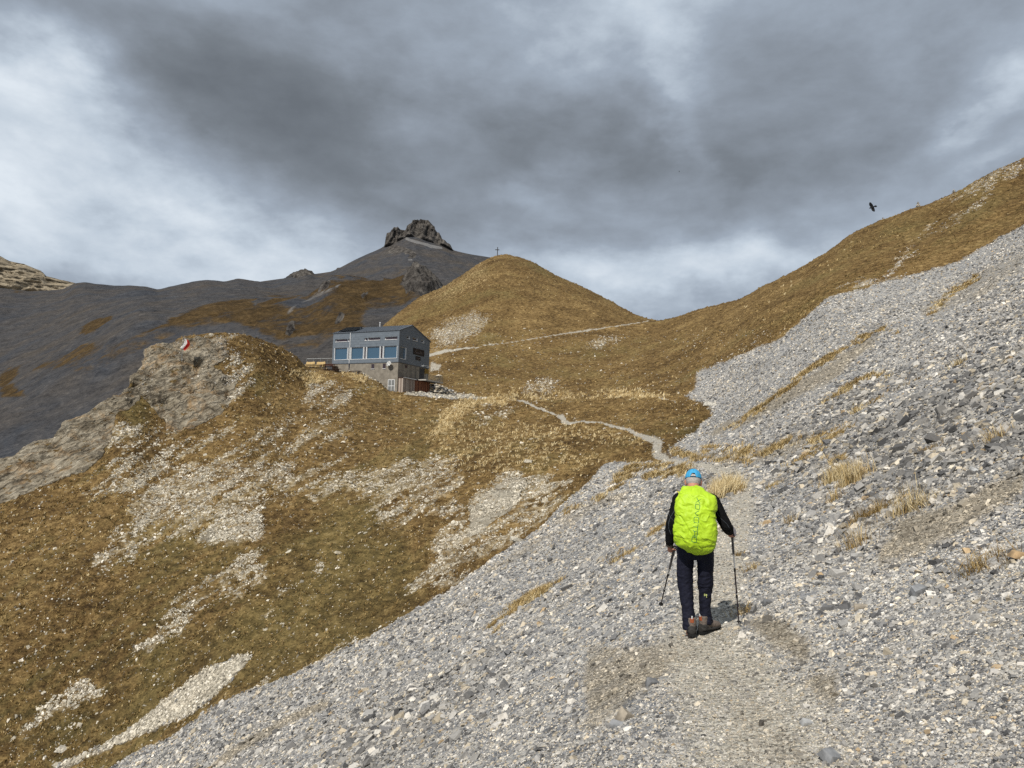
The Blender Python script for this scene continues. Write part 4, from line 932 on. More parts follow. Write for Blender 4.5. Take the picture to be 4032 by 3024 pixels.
def scatter_grass(name, weight, n, seed, hpx, wpx, nb, probs, hlim, **kw):
    p, nn, j, i = sample(weight, n, seed); r = np.random.default_rng(seed + 5); dist = np.linalg.norm(p, axis=1)
    h = np.clip(r.uniform(*hpx, n) * dist / F, *hlim); w = wpx * dist / F * np.ones(n)
    pr = np.array(probs, float); pr /= pr.sum()
    c = GC_[r.choice(6, n, p=pr)]
    v, l, t, cc = blades(p, nn, h, w, nb, c, seed + 6, **kw)
    o = mesh_np(name, v, l, t, M_TUFT, cc); return o
gw = wgrass * (1 - np.clip(path, 0, 1)) * (1 - np.clip(stony * .6, 0, .8))
tus = np.clip(.25 + 1.8 * fbm(XX * .9, YY * .9, octv=3), .05, 1)
gr = np.clip(1 - green * 1.1, .05, 1)
o = scatter_grass('meadow_grass', gw * tus * gr * (V > 300) * (YY < 160), 16000, 201, (1.2, 2.8), .5, 5, [.10, .25, .32, .22, .05, .06], (.10, .38), spread=.7)
tag(o, 'golden brown tussock grass on the hillside', 'grass', kind='stuff')
o = scatter_grass('olive_grass', gw * tus * np.clip(green + .15, 0, 1) * (YY < 160), 9000, 211, (1.2, 2.4), .5, 5, [.25, .25, .12, .04, .01, .33], (.08, .30), spread=.8)
tag(o, 'olive green short turf on the hillside', 'grass', kind='stuff')
o = scatter_grass('straw_grass', gw * np.clip(straw * 1.3 - .1, 0, 1) ** 1.5 * tus ** 1.5 * (YY < 170), 4200, 221, (1.3, 4), .42, 6, [0, .02, .12, .32, .5, .0], (.15, .75), spread=.35)
tag(o, 'tall pale straw grass beside the path', 'grass', kind='stuff')
o = scatter_grass('far_grass', gw * tus * (YY >= 150) * (V < 400), 7000, 231, (.8, 1.6), .5, 3, [.15, .28, .32, .16, .03, .06], (.15, .6), spread=.8)
tag(o, 'dry grass tussocks on the far hill', 'grass', kind='stuff')
# thin lines of tufts along the scree
tl = np.zeros_like(YY)
for z, pts, w, s in [('F', [(480, 1600), (780, 1380), (1050, 1250), (1300, 1120), (1560, 1000), (1880, 770)], [6, 5, 3, 2.5, 2.5, 2.5], .6), ('D', [(800, 960), (960, 860), (1180, 690), (1360, 580), (1540, 480)], [2.2, 2.2, 2.6, 2.2, 1.6], 1.0), ('D', [(1770, 400), (1870, 300), (1990, 240)], 3.5, .7),
                     ('D', [(540, 1060), (640, 1100), (900, 1120)], 3, .6), ('D', [(700, 1060), (960, 1070), (1230, 1000), (1400, 960)], [5, 5, 6, 4], .45), ('D', [(1000, 1220), (1200, 1060), (1340, 1120)], 6, .4), ('D', [(1260, 830), (1440, 720), (1560, 700)], 4, .35), ('F', [(1500, 420), (1660, 300), (1800, 330), (2074, 300)], [5, 7, 9, 9], .7),
                     ('F', [(1080, 680), (1330, 560), (1500, 440)], 3, .4), ('D', [(1400, 870), (1650, 740), (1700, 730)], 4, .25), ('D', [(1850, 650), (1950, 620)], 6, .2), ('D', [(1550, 510), (1600, 500)], 4, .3)]:
    tl = np.maximum(tl, s * near_line(U + wx * 4, V + wy * 4, cz(z, pts), w))
o = scatter_grass('scree_grass', np.clip(tl - .15, 0, 1) * np.clip(-.05 + 2.5 * pn2, 0, 1) * scree * (1 - path), 5200, 241, (3.5, 8), .45, 7, [.05, .15, .30, .30, .15, .05], (.06, .40), spread=.75, rad=.55)
tag(o, 'thin tufts of dry grass strung across the scree', 'grass', kind='stuff')
print('scatter', time.time() - T0)

# single tufts one can point at
def tuft(loc_uvY, hgt, wid, nb, colset, label, seed, spread=.35, lean=(.15, 0, 0)):
    u, v, Y = loc_uvY; q = sight(u, v, Y)
    z = surf_z(q[0], q[1]); r = np.random.default_rng(seed)
    o = empty('grass_tuft', (q[0], q[1], z), 0, label, 'grass tuft', 'dry grass tufts on the scree')
    for nm, frac, k in (('dead_base', .45, 0), ('seed_stalk', 1.0, 1)):
        n = int(nb * (.55 if k == 0 else .45)); c = GC_[r.choice(6, n, p=[.3, .35, .2, .1, 0, .05] if k == 0 else colset)]
        dx_ = r.normal(size=n) * wid * .3; dy_ = r.normal(size=n) * wid * .22
        pp = np.stack([dx_, dy_, np.array([surf_z(q[0] + a, q[1] + b) - z - .01 for a, b in zip(dx_, dy_)])], 1)
        px = .55 * q[1] / F
        vv, l, t, cc = blades(pp, np.tile([[0, 0, 1.0]], (n, 1)), np.full(n, hgt * frac) * r.uniform(.7, 1.1, n), np.full(n, max(.005, px * .7)), 3, c, seed + k, spread=spread * (1.5 if k == 0 else 1), lean=lean, rad=.12)
        mesh_np(nm, vv, l, t, M_TUFT, cc, parent=o)
    return o
def uvz(z, x, y): return cz(z, [(x, y)])[0]
def ground_Y(u, v):
    """distance at which the sight line meets the terrain"""
    a = ray(u, v); a = a[0] / a[1]; i = int(np.clip(np.searchsorted(AV, a), 1, NC - 1))
    vv = V[:, i]; k = np.where(vv < v)[0]
    k = k[0] if len(k) else 10
    return float(YY[k, i])
PAL, GOL, BRN = [0, .02, .08, .3, .6, 0], [.03, .12, .35, .35, .13, .02], [.2, .3, .3, .1, .02, .08]
for k, (z, x, y, h, w, nb, cs, lab, sp, ln) in enumerate([
    ('P', 655, 345, .85, 1.15, 900, PAL, 'big leaning tuft of straw blond grass beside the hiker on the path edge', .35, (.35, .1, 0)),
    ('P', 735, 285, .80, .80, 600, PAL, 'tall straw blond grass tuft at the path edge behind the big leaning tuft', .3, (.15, .1, 0)),
    ('M', 590, 600, .55, .45, 220, PAL, 'left of the two upright blond tufts on the right scree', .35, (-.1, 0, 0)),
    ('M', 755, 625, .60, .50, 260, PAL, 'right of the two upright blond tufts on the right scree', .3, (-.2, 0, 0)),
    ('M', 910, 890, .30, .75, 260, BRN, 'low wide matted brown tuft on the right scree', .9, (.2, 0, 0)),
    ('M', 1190, 880, .50, .40, 90, PAL, 'slender upright blond tuft right of the matted brown tuft', .3, (-.15, 0, 0)),
    ('M', 1340, 820, .30, .45, 60, PAL, 'sparse blond tuft leaning left beside the slender one', .8, (-.6, 0, 0)),
    ('M', 790, 1150, .42, .30, 60, GOL, 'golden tuft with long stalks above the small stones', .35, (-.25, 0, 0)),
    ('M', 600, 780, .42, .28, 40, GOL, 'thin golden tuft below the two upright blond tufts', .35, (-.1, 0, 0)),
    ('M', 1370, 370, .22, .40, 110, BRN, 'rounded rust brown tuft among blue slate blocks', .7, (.1, 0, 0)),
    ('M', 1930, 270, .38, .35, 60, GOL, 'tuft high on the right edge slope with a rusty base', .5, (-.3, 0, 0)),
    ('M', 1830, 1300, .26, .45, 130, BRN, 'mossy brown cushion tuft at the right edge', .8, (-.2, 0, 0)),
    ('M', 630, 430, .30, .25, 60, GOL, 'small dark gold tuft just above the upright blond pair', .5, (0, 0, 0)),
    ('M', 240, 940, .30, .22, 40, GOL, 'small golden tuft near the right pole tip slope', .5, (-.2, 0, 0)),
    ('P', 960, 920, .20, .28, 60, GOL, 'golden tuft on the bank right of the walking pole', .6, (0, 0, 0)),
    ('P', 860, 800, .14, .20, 50, BRN, 'tiny orange brown tuft right of the pole handle', .7, (0, 0, 0)),
    ('P', 890, 1290, .20, .25, 40, GOL, 'sparse tuft beside the planted pole shaft', .6, (-.2, 0, 0)),
    ('B', 1780, 1240, .20, .30, 60, BRN, 'lone brown tuft on the lower left scree', .7, (0, 0, 0)),
    ('D', 1410, 880, .35, .50, 60, PAL, 'pale tuft in the middle of the upper scree', .6, (-.1, 0, 0)),
    ('D', 1900, 650, .40, .55, 70, PAL, 'pale tuft high on the scree near the right edge', .6, (-.1, 0, 0)),
]):
    u_, v_ = uvz(z, x, y); tuft((u_, v_, ground_Y(u_, v_)), h, w, nb, cs, lab, 500 + 7 * k, sp, ln)

# single larger stones
def boulder(u, v, size, dims, col, label, seed, yaw=0.0, tilt=(0, 0), name='boulder'):
    Y = ground_Y(u, v); q = sight(u, v, Y); q = Vector((q[0], q[1], surf_z(q[0], q[1])))
    r = np.random.default_rng(seed); size = size * (.48 if size < .5 else .8)
    bm = bmesh.new(); pts = np.concatenate([CORN * r.uniform(.55, 1.05, (8, 3)), r.uniform(-1, 1, (5, 3)) * .95])
    pts[4:8, :2] *= r.uniform(.6, 1.0, (4, 2))
    for p in pts * np.array(dims) * size * .5: bm.verts.new(p)
    g = bmesh.ops.convex_hull(bm, input=bm.verts); bmesh.ops.delete(bm, geom=[e for e in g['geom_interior'] if isinstance(e, bmesh.types.BMVert)], context='VERTS')
    m = M_BOULDER.get(col) or M_BOULDER.setdefault(col, simple('stone_' + str(len(M_BOULDER)), col, .85, .25, 9, .5))
    o = bm_obj(name, bm, m)
    o.location = q + Vector((0, 0, size * dims[2] * .12)); o.rotation_euler = (tilt[0], tilt[1], yaw)
    tag(o, label, 'stone', 'larger loose stones')
M_BOULDER = {}
DK, BL, GY, CR, BR_ = (.15, .152, .155), (.24, .245, .25), (.38, .38, .37), (.58, .52, .41), (.30, .26, .205)
for k, (z, x, y, s, d, c, lab, yw, tl_) in enumerate([
    ('G', 590, 645, .26, (1, .7, .6), DK, 'dark pointed slate block left of the path in the foreground', .3, (.3, .2)),
    ('G', 350, 960, .30, (.8, .7, .9), BR_, 'blunt grey brown block in the lower foreground scree', .7, (.2, .5)),
    ('G', 555, 418, .22, (1, .6, .3), BR_, 'flat brown slab left of the hiker boots', .1, (.1, 0)),
    ('G', 290, 1050, .22, (1, .7, .35), BL, 'blue grey slab leaning on the blunt brown block', -.3, (.4, .2)),
    ('G', 2150, 1310, .32, (1, .7, .4), BL, 'blue grey slab with white edge at the bottom right', .6, (.5, .3)),
    ('G', 1950, 1000, .20, (1, .7, .4), GY, 'pale grey slab beside the trodden path foreground', .2, (.2, .2)),
    ('M', 1280, 1530, .34, (1, .7, .7), BL, 'broken blue block in front of a pale slab on the right', .2, (.3, -.3)),
    ('M', 1250, 1560, .30, (1, .8, .3), GY, 'pale grey slab propped on the broken blue block', .5, (.5, .1)),
    ('M', 820, 1630, .34, (1.1, .6, .3), BR_, 'long brown slab lying on the right bank', -.2, (.2, .1)),
    ('M', 2110, 1220, .40, (1.1, .7, .4), (.42, .29, .16), 'orange tan block at the right edge of the view', .2, (.2, .2)),
    ('M', 1760, 540, .42, (1.1, .8, .3), GY, 'large pale slate slab on the upper right scree', .3, (.4, .2)),
    ('M', 500, 840, .18, (1, .8, .6), CR, 'cream coloured stone below the upright blond tufts', 0, (0, 0)),
    ('M', 930, 1370, .22, (1.1, .5, .4), DK, 'dark narrow slate beside a small blue stone', .6, (.2, .2)),
    ('M', 50, 1620, .26, (1, .7, .6), DK, 'dark block near the foot of the right walking pole', .1, (.2, .2)),
    ('M', 1350, 350, .30, (1, .6, .8), BL, 'steep blue slate block on the right scree', .2, (.5, .3)),
    ('F', 1890, 1120, .30, (1.1, .6, .45), GY, 'grey block in the scree left of the hiker', .1, (.2, .1)),
    ('F', 1530, 1170, .26, (1, .6, .8), DK, 'dark upright slate in the left scree', .6, (.4, .4)),
    ('D', 722, 838, 1.5, (1.2, .8, .5), (.60, .57, .50), 'whitish boulder at the foot of the upper scree', .2, (0, .1)),
    ('B', 385, 1293, .55, (1, .8, .8), (.55, .50, .40), 'isolated cream stone low on the left grass slope', .2, (0, .2)),
    ('B', 310, 1405, .95, (1.2, .7, .5), (.50, .46, .38), 'pale flat boulder in the bottom left grass', .2, (0, .2)),
    ('B', 1640, 470, .75, (1.3, .6, .4), (.56, .50, .38), 'long cream slab in the middle of the left slope', .6, (.2, .3)),
    ('F', 785, 250, .9, (1.4, .7, .5), (.58, .53, .43), 'cream boulder on the grass above the pale outcrop', .2, (0, .1)),
    ('F', 925, 570, .75, (1, .8, .7), (.60, .54, .42), 'rounded cream boulder right of the pale outcrop', .2, (0, .1)),
    ('F', 700, 900, .95, (1.5, .6, .5), (.55, .51, .42), 'long cream boulder at the lower grass edge by the scree', .7, (0, .3)),
]):
    u_, v_ = uvz(z, x, y); boulder(u_, v_, s, d, c, lab, 900 + k, yw, tl_)
# ------------------------------------------------------------------ mountain hut
M_SLATEPANEL = None
def panel_mat(name, c1, c2):
    m, N, b = mat_new(name)
    o = N.node('ShaderNodeTexCoord').outputs['Object']
    sp = N.node('ShaderNodeSeparateXYZ'); N.l.new(o, sp.inputs[0])
    cb = N.node('ShaderNodeCombineXYZ'); N.l.new(N.math('ADD', sp.outputs[0], sp.outputs[1]), cb.inputs[0]); N.l.new(sp.outputs[2], cb.inputs[1])
    br = N.node('ShaderNodeTexBrick'); N.l.new(cb.outputs[0], br.inputs[0])
    br.inputs['Scale'].default_value = 1.0; br.inputs['Brick Width'].default_value = 1.15; br.inputs['Row Height'].default_value = .46; br.inputs['Mortar Size'].default_value = .012; br.offset = .37; br.offset_frequency = 2
    br.inputs['Color1'].default_value = (*c1, 1); br.inputs['Color2'].default_value = (*c2, 1); br.inputs['Mortar'].default_value = (.02, .024, .03, 1); br.inputs['Bias'].default_value = -.1
    n = N.noise(N.scale(o, (1, 1, 3)), 1.6, 5, .65)
    c = N.mix(N.remap(n, .3, .75), br.outputs[0], (c2[0] * 1.25, c2[1] * 1.25, c2[2] * 1.2, 1))
    N.l.new(N.mix(.6, br.outputs[0], c), b.inputs['Base Color']); b.inputs['Roughness'].default_value = .55
    bump(N, b, br.outputs[1], .3, -.01)
    return m
M_PANEL = panel_mat('slate_cladding', (.112, .134, .160), (.135, .158, .186))
M_CONC = simple('stained_concrete', (.26, .235, .195), .9, .25, 1.1, .3, col2=(.165, .148, .122))
M_ROOF = simple('metal_roof', (.11, .125, .145), .45, .1, 2)
M_EDGE = simple('dark_trim', (.035, .04, .048), .5, .1, 5)
M_WHITE = simple('white_frame', (.72, .73, .73), .5, .04, 5)
M_GLASS, N_, b_ = mat_new('window_glass')
b_.inputs['Base Color'].default_value = (.045, .095, .15, 1); b_.inputs['Roughness'].default_value = .07; b_.inputs['Specular IOR Level'].default_value = .9
M_GLASSD, N_, b_ = mat_new('dark_glass'); b_.inputs['Base Color'].default_value = (.045, .035, .045, 1); b_.inputs['Roughness'].default_value = .1
M_BROWN = simple('dark_brown_wood', (.045, .018, .010), .75, .25, 6)
M_YWOOD = simple('fresh_yellow_wood', (.55, .40, .19), .7, .12, 5)
M_GREYW = simple('steel_rail', (.23, .24, .24), .5, .1, 8, metal=.4)
M_BLACK = simple('black_metal', (.012, .012, .012), .5, .1, 8)
def plank_mat(name, stops):
    m, N, b = mat_new(name)
    o = N.node('ShaderNodeTexCoord').outputs['Object']; sp = N.node('ShaderNodeSeparateXYZ'); N.l.new(o, sp.inputs[0])
    k = N.math('FLOOR', N.math('MULTIPLY', N.math('ADD', sp.outputs[1], N.math('MULTIPLY', sp.outputs[0], 1.0)), 6.5))
    wn = N.node('ShaderNodeTexWhiteNoise', noise_dimensions='1D'); N.l.new(k, wn.inputs['W'])
    n = N.noise(N.scale(o, (4, 4, .6)), 3, 4, .6)
    N.l.new(N.ramp(N.math('ADD', N.math('MULTIPLY', wn.outputs[0], .6), N.math('MULTIPLY', n, .4)), stops), b.inputs['Base Color']); b.inputs['Roughness'].default_value = .8
    return m
M_PLANKG = plank_mat('weathered_planks', [(.15, (.12, .085, .065)), (.5, (.26, .21, .175)), (.85, (.44, .39, .34))])
M_PLANKR = plank_mat('red_brown_planks', [(.15, (.05, .018, .010)), (.5, (.15, .055, .026)), (.85, (.28, .13, .07))])
HC = Vector((-19.6036, 131.0, 10.379)); HYAW = -0.4281
hut = empty('mountain_hut', HC, HYAW, 'blue grey slate clad mountain hut on a concrete base with big windows', 'hut')
LA, LB = 14.01, 10.27; TP = 4.01; ZC = 4.96; ZE = 10.45; ZEB = 9.97; ZR = 11.93
def prism(name, prof, x0, x1, mat, parent):
    bm = bmesh.new(); a = [bm.verts.new((x0, y, z)) for y, z in prof]; b = [bm.verts.new((x1, y, z)) for y, z in prof]
    bm.faces.new(a); bm.faces.new(list(reversed(b)))
    for i in range(len(prof)): bm.faces.new((a[i], a[(i + 1) % len(prof)], b[(i + 1) % len(prof)], b[i]))
    return bm_obj(name, bm, mat, parent)
# shell with real window openings on the two visible sides
def wall_with_holes(name, axis, length, z0, topf, holes, mat, parent, depth=.28):
    """axis 'A': wall in plane y=0, x from -length..0 ; 'B': plane x=0, y 0..length. holes (s0,s1,z0,z1)"""
    ss = sorted(set([0, length] + [h[0] for h in holes] + [h[1] for h in holes] + ([TP] if axis == 'B' else [])))
    zs = sorted(set([z0] + [h[2] for h in holes] + [h[3] for h in holes]))
    bm = bmesh.new()
    def pt(s, z, d=0): return (-s, d, z) if axis == 'A' else (-d, s, z)
    for i in range(len(ss) - 1):
        s0, s1 = ss[i], ss[i + 1]
        for j in range(len(zs)):
            zz0 = zs[j]; last = j == len(zs) - 1
            if last: q = [pt(s0, zz0), pt(s1, zz0), pt(s1, topf(s1)), pt(s0, topf(s0))]
            else:
                zz1 = zs[j + 1]; sm, zm = (s0 + s1) / 2, (zz0 + zz1) / 2
                if any(h[0] < sm < h[1] and h[2] < zm < h[3] for h in holes): continue
                q = [pt(s0, zz0), pt(s1, zz0), pt(s1, zz1), pt(s0, zz1)]
            bm.faces.new([bm.verts.new(p) for p in q])
    for h in holes:                                   # reveals
        for (a, b) in (((h[0], h[2]), (h[1], h[2])), ((h[1], h[2]), (h[1], h[3])), ((h[1], h[3]), (h[0], h[3])), ((h[0], h[3]), (h[0], h[2]))):
            bm.faces.new([bm.verts.new(p) for p in (pt(*a), pt(*b), pt(b[0], b[1], depth), pt(a[0], a[1], depth))])
    bmesh.ops.remove_doubles(bm, verts=bm.verts, dist=1e-4)
    me = bpy.data.meshes.new(name); bm.to_mesh(me); bm.free(); me.materials.append(mat)
    return link(bpy.data.objects.new(name, me), parent)
bigw = [(.32, 3.14), (3.86, 6.66), (7.31, 10.0), (10.7, 13.59)]
HA = [(a, b, 5.62, 7.80) for a, b in bigw] + [(.39, 2.97, 8.87, 9.43), (3.91, 6.50, 8.88, 9.43), (6.63, 7.21, 8.88, 9.43), (10.93, 13.54, 8.86, 9.41), (10.35, 10.80, 8.86, 9.41)] + [(3.22, 3.78, 5.62, 7.80), (6.72, 7.24, 5.62, 7.80), (10.06, 10.62, 5.62, 7.80)]
HB = [(.36, 2.45, 5.62, 7.75), (2.40, 3.28, 9.38, 9.88), (4.25, 5.87, 9.37, 9.88), (7.27, 8.15, 9.35, 9.87)]
HB = [(.36, 2.30, 5.62, 7.75)] + HB[1:]
topB = lambda s: ZE + (ZR - ZE) * s / TP if s <= TP else ZR + (ZEB - ZR) * (s - TP) / (LB - TP)
up = wall_with_holes('facade', 'A', LA, ZC, lambda s: ZE, HA, M_PANEL, hut)
gab = wall_with_holes('gable_wall', 'B', LB, ZC, topB, HB, M_PANEL, hut)
bm = bmesh.new()
for q in (((-LA, 0, ZC), (-LA, 0, ZE), (-LA, TP, ZR), (-LA, LB, ZEB), (-LA, LB, ZC)), ((0, LB, ZC), (0, LB, ZEB), (-LA, LB, ZEB), (-LA, LB, ZC)), ((0, 0, ZC), (0, LB, ZC), (-LA, LB, ZC), (-LA, 0, ZC))):
    bm.faces.new([bm.verts.new(p) for p in q])
me = bpy.data.meshes.new('rear_wall'); bm.to_mesh(me); bm.free(); me.materials.append(M_PANEL); link(bpy.data.objects.new('rear_wall', me), hut)
box('interior_floor', (-LA + .3, -.3, .3, LB - .3, ZC + .02, ZC + .10), M_EDGE, hut)
# roof slabs with standing seams
def roof_slab(y0, z0, y1, z1, nm):
    t = .13; e0 = .12
    bm = bmesh.new(); d = Vector((0, y1 - y0, z1 - z0)).normalized(); n = Vector((0, -d.z, d.y)); n = n if n.z > 0 else -n
    a = Vector((0, y0, z0)) ; b = Vector((0, y1, z1))
    for x0, x1 in ((-LA - e0, e0),):
        vs = [bm.verts.new(p + Vector((x, 0, 0))) for x in (x0, x1) for p in (a + n * .01, b + n * .01, b + n * t, a + n * t)]
        for f in ((0, 1, 2, 3), (7, 6, 5, 4), (0, 4, 5, 1), (1, 5, 6, 2), (2, 6, 7, 3), (3, 7, 4, 0)): bm.faces.new([vs[i] for i in f])
    o = bm_obj(nm, bm, M_ROOF, hut)
    bm = bmesh.new(); k = -LA + .1
    while k < 0:
        vs = [bm.verts.new(p + Vector((x, 0, 0))) for x in (k, k + .04) for p in (a + n * (t + .002), b + n * (t + .002), b + n * (t + .05), a + n * (t + .05))]
        for f in ((0, 1, 2, 3), (7, 6, 5, 4), (0, 4, 5, 1), (1, 5, 6, 2), (2, 6, 7, 3), (3, 7, 4, 0)): bm.faces.new([vs[i] for i in f])
        k += .5
    bm_obj('roof_seams', bm, M_ROOF, o); return o
s0 = (ZR - ZE) / TP
rf = roof_slab(-.10, ZE - .10 * s0, TP, ZR, 'roof')
s1 = (ZEB - ZR) / (LB - TP)
roof_slab(TP + .01, ZR, LB + .15, ZEB + .15 * s1, 'roof')
box('roof_edge', [(.125, .17, -.12, TP, ZE - .09, ZE - .08)], M_EDGE, rf) if False else None
# windows
def window(holes, axis, glassmat, name='window', jamb=None):
    for (a, b, z0, z1) in holes:
        def bx_(bm, s0_, s1_, d0, d1, c0, c1):
            if axis == 'A': bbox(bm, -s1_, -s0_, d0, d1, c0, c1)
            else: bbox(bm, -d1, -d0, s0_, s1_, c0, c1)
        bm = bmesh.new(); t = .07; g = .003
        bx_(bm, a + g, b - g, -.05, .27, z0 + g, z0 + t)            # sill, proud of the wall
        bx_(bm, a + g, a + t, .19, .27, z0 + t + g, z1 - g); bx_(bm, b - t, b - g, .19, .27, z0 + t + g, z1 - g); bx_(bm, a + t + g, b - t - g, .19, .27, z1 - t, z1 - g)
        fr_ = bm_obj(name, bm, M_WHITE, hut)
        bm = bmesh.new(); bx_(bm, a + t + g, b - t - g, .215, .235, z0 + t + g, z1 - t - g); bm_obj('pane', bm, glassmat, fr_)
        if z1 - z0 > 1:
            bm = bmesh.new()
            if axis == 'A': bx_(bm, b - .09, b - g * 2, -.04, .185, z0 + t + g, z1 - g); bx_(bm, a + g * 2, a + .07, -.04, .185, z0 + t + g, z1 - g)
            else: bx_(bm, b - .10, b - g * 2, -.05, .185, z0 + t + g, z1 - g)
            bm_obj('jamb', bm, M_WHITE, fr_)
        elif axis == 'B':
            bm = bmesh.new(); bx_(bm, b - .08, b - g * 2, -.03, .185, z0 + t + g, z1 - g); bm_obj('jamb', bm, M_WHITE, fr_)
window(HA[:4], 'A', M_GLASS); window(HA[4:9], 'A', M_GLASSD)
window(HA[9:], 'A', M_GLASSD, 'window'); window(HB[:1], 'B', M_GLASS); window(HB[1:], 'B', M_GLASSD)
# corner trim, base
box('corner_trim', (-.03, .03, -.03, .03, ZC - .02, ZE - .02), M_ROOF, hut)
base = box('concrete_base', (-LA + .05, -.05, .05, LB - .05, -1.5, ZC - .012), M_CONC, hut)
box('drip_edge', [(-LA, .02, -.02, .04, ZC - .06, ZC - .003), (-.04, .02, .041, LB, ZC - .06, ZC - .003)], M_EDGE, hut)
for (a, b, z0, z1) in ((4.91, 5.52, 3.90, 4.73), (2.56, 3.15, 3.90, 4.74)):
    f_ = box('window', [(-b - .07, -b, -.0, .06, z0 - .07, z1 + .05), (-a, -a + .07, 0, .06, z0 - .07, z1 + .05), (-b, -a, 0, .06, z1, z1 + .05)], M_CONC, hut)
    box('sill', (-b - .06, -a + .06, -.05, .05, z0 - .07, z0), M_WHITE, f_); box('pane', (-b, -a, .02, .045, z0, z1), M_GLASSD, f_)
f_ = box('window', [(-.06, .0, 2.08, 2.14, 4.18, 4.74), (-.06, .0, 2.98, 3.04, 4.18, 4.74), (-.06, .0, 2.14, 2.98, 4.18, 4.22)], M_CONC, hut)
box('pane', (-.045, -.02, 2.14, 2.98, 4.22, 4.71), M_GLASSD, f_)
# door low on the facade
dr = box('door', (-1.84, -.62, -.02, .045, 0.0, 1.86), M_GREYW, hut)
box('door_frame', [(-1.93, -1.845, -.04, .045, 0, 1.95), (-.615, -.53, -.04, .045, 0, 1.95), (-1.845, -.615, -.04, .045, 1.865, 1.95)], M_WHITE, dr)
box('door_bar', [(-1.26, -1.19, -.035, -.022, .02, 1.85), (-1.83, -1.262, -.035, -.022, .82, .90), (-1.188, -.63, -.035, -.022, .82, .90)], M_WHITE, dr)
# rain pipe
bm = bmesh.new(); tube(bm, [(-10.22, -.08, ZE - .02), (-10.22, -.08, ZC)], .055); bm_obj('rain_pipe', bm, M_WHITE, hut)
bm = bmesh.new(); tube(bm, [(-10.22, -.08, ZC - .01), (-10.22, -.08, 4.3)], .07); tube(bm, [(-10.22, -.08, 4.28), (-10.22, -.08, 3.85)], .04); bm_obj('rain_pipe_foot', bm, simple('blue_pipe', (.02, .03, .07), .5), hut)
bm = bmesh.new(); tube(bm, [(.03, 5.72, 4.9), (.03, 5.72, 2.3)], .035); bm_obj('rain_pipe', bm, M_GREYW, hut)
bm = bmesh.new(); ellipsoid(bm, (-10.11, -.05, 3.62), (.09, .09, .09)); bm_obj('wall_lamp', bm, M_WHITE, hut, True)
# satellite dish
bm = bmesh.new(); n = 24; rings = []
for rr in (0, .25, .5, .75, 1):
    rings.append([bm.verts.new((rr * .56 * math.cos(k * 2 * math.pi / n), -.10 * rr * rr, rr * .46 * math.sin(k * 2 * math.pi / n))) for k in range(n)] if rr else [bm.verts.new((0, 0, 0))])
for k in range(n): bm.faces.new((rings[0][0], rings[1][k], rings[1][(k + 1) % n]))
for i in range(1, 4):
    for k in range(n): bm.faces.new((rings[i][k], rings[i + 1][k], rings[i + 1][(k + 1) % n], rings[i][(k + 1) % n]))
for vtx in bm.verts: vtx.co = Matrix.Rotation(-.25, 3, 'X') @ Matrix.Rotation(-.25, 3, 'Z') @ vtx.co + Vector((-1.53, -.50, 4.63))
bmesh.ops.solidify(bm, geom=bm.faces[:], thickness=.02)
dish = bm_obj('satellite_dish', bm, simple('white_dish', (.8, .8, .78), .4), hut, True)
bm = bmesh.new(); tube(bm, [(-1.5, 0, 4.45), (-1.5, -.38, 4.5)], .03); tube(bm, [(-1.53, -.5, 4.25), (-1.62, -1.0, 4.42)], .02); ellipsoid(bm, (-1.62, -1.0, 4.45), (.06, .09, .06)); bm_obj('dish_arm', bm, M_BLACK, dish)
# roof details: solar panel, flue
bm = bmesh.new(); q = [(-13.3, .25, 1), (-9.6, .25, 1), (-9.6, 2.9, 1), (-13.3, 2.9, 1)]
zf = lambda y: ZE + s0 * y
vs = [bm.verts.new((x, y, zf(y) + .30 + .22 * (y / 2.9))) for x, y, _ in q]; bm.faces.new(vs); bmesh.ops.solidify(bm, geom=bm.faces[:], thickness=.06)
sp_ = bm_obj('solar_panel', bm, M_BLACK, hut)
box('panel_stand', [(-13.1, -13.0, 2.6, 2.7, zf(2.6), zf(2.6) + .48), (-9.9, -9.8, 2.6, 2.7, zf(2.6), zf(2.6) + .48), (-13.1, -13.0, .4, .5, zf(.4), zf(.4) + .30), (-9.9, -9.8, .4, .5, zf(.4), zf(.4) + .30)], M_GREYW, sp_)
bm = bmesh.new(); tube(bm, [(-7.2, TP + .5, ZR - .3), (-7.2, TP + .5, ZR + .85)], .10); tube(bm, [(-7.2, TP + .5, ZR + .9), (-7.2, TP + .5, ZR + 1.05)], [.17, .10]); bm_obj('flue_pipe', bm, simple('white_flue', (.7, .7, .7), .35, metal=.5), hut)
# hut sign with lettering
M_SIGN = simple('dark_sign_board', (.016, .010, .009), .6, .1, 4); M_LET = simple('pale_lettering', (.30, .26, .25), .6, .05, 4)
def script_text(words, parent, y0, y1, z0, z1, w):
    """hand-drawn strokes in a unit box, laid on the gable wall"""
    bm = bmesh.new()
    for stroke in words:
        pts = [Vector((.072, y0 + (y1 - y0) * a, z0 + (z1 - z0) * b)) for a, b in stroke]
        for p, q_ in zip(pts[:-1], pts[1:]):
            d = (q_ - p).normalized(); s = Vector((0, -d.z, d.y)) * w
            bm.faces.new([bm.verts.new(v) for v in (p - s - d * w, q_ - s + d * w, q_ + s + d * w, p + s - d * w)])
    bmesh.ops.solidify(bm, geom=bm.faces[:], thickness=.008)
    return bm_obj('lettering', bm, M_LET, parent)
sg = box('sign_board', (.012, .06, 4.6, 8.35, 6.95, 8.06), M_SIGN, hut); tag(sg, 'dark board with the pale hand written hut name')
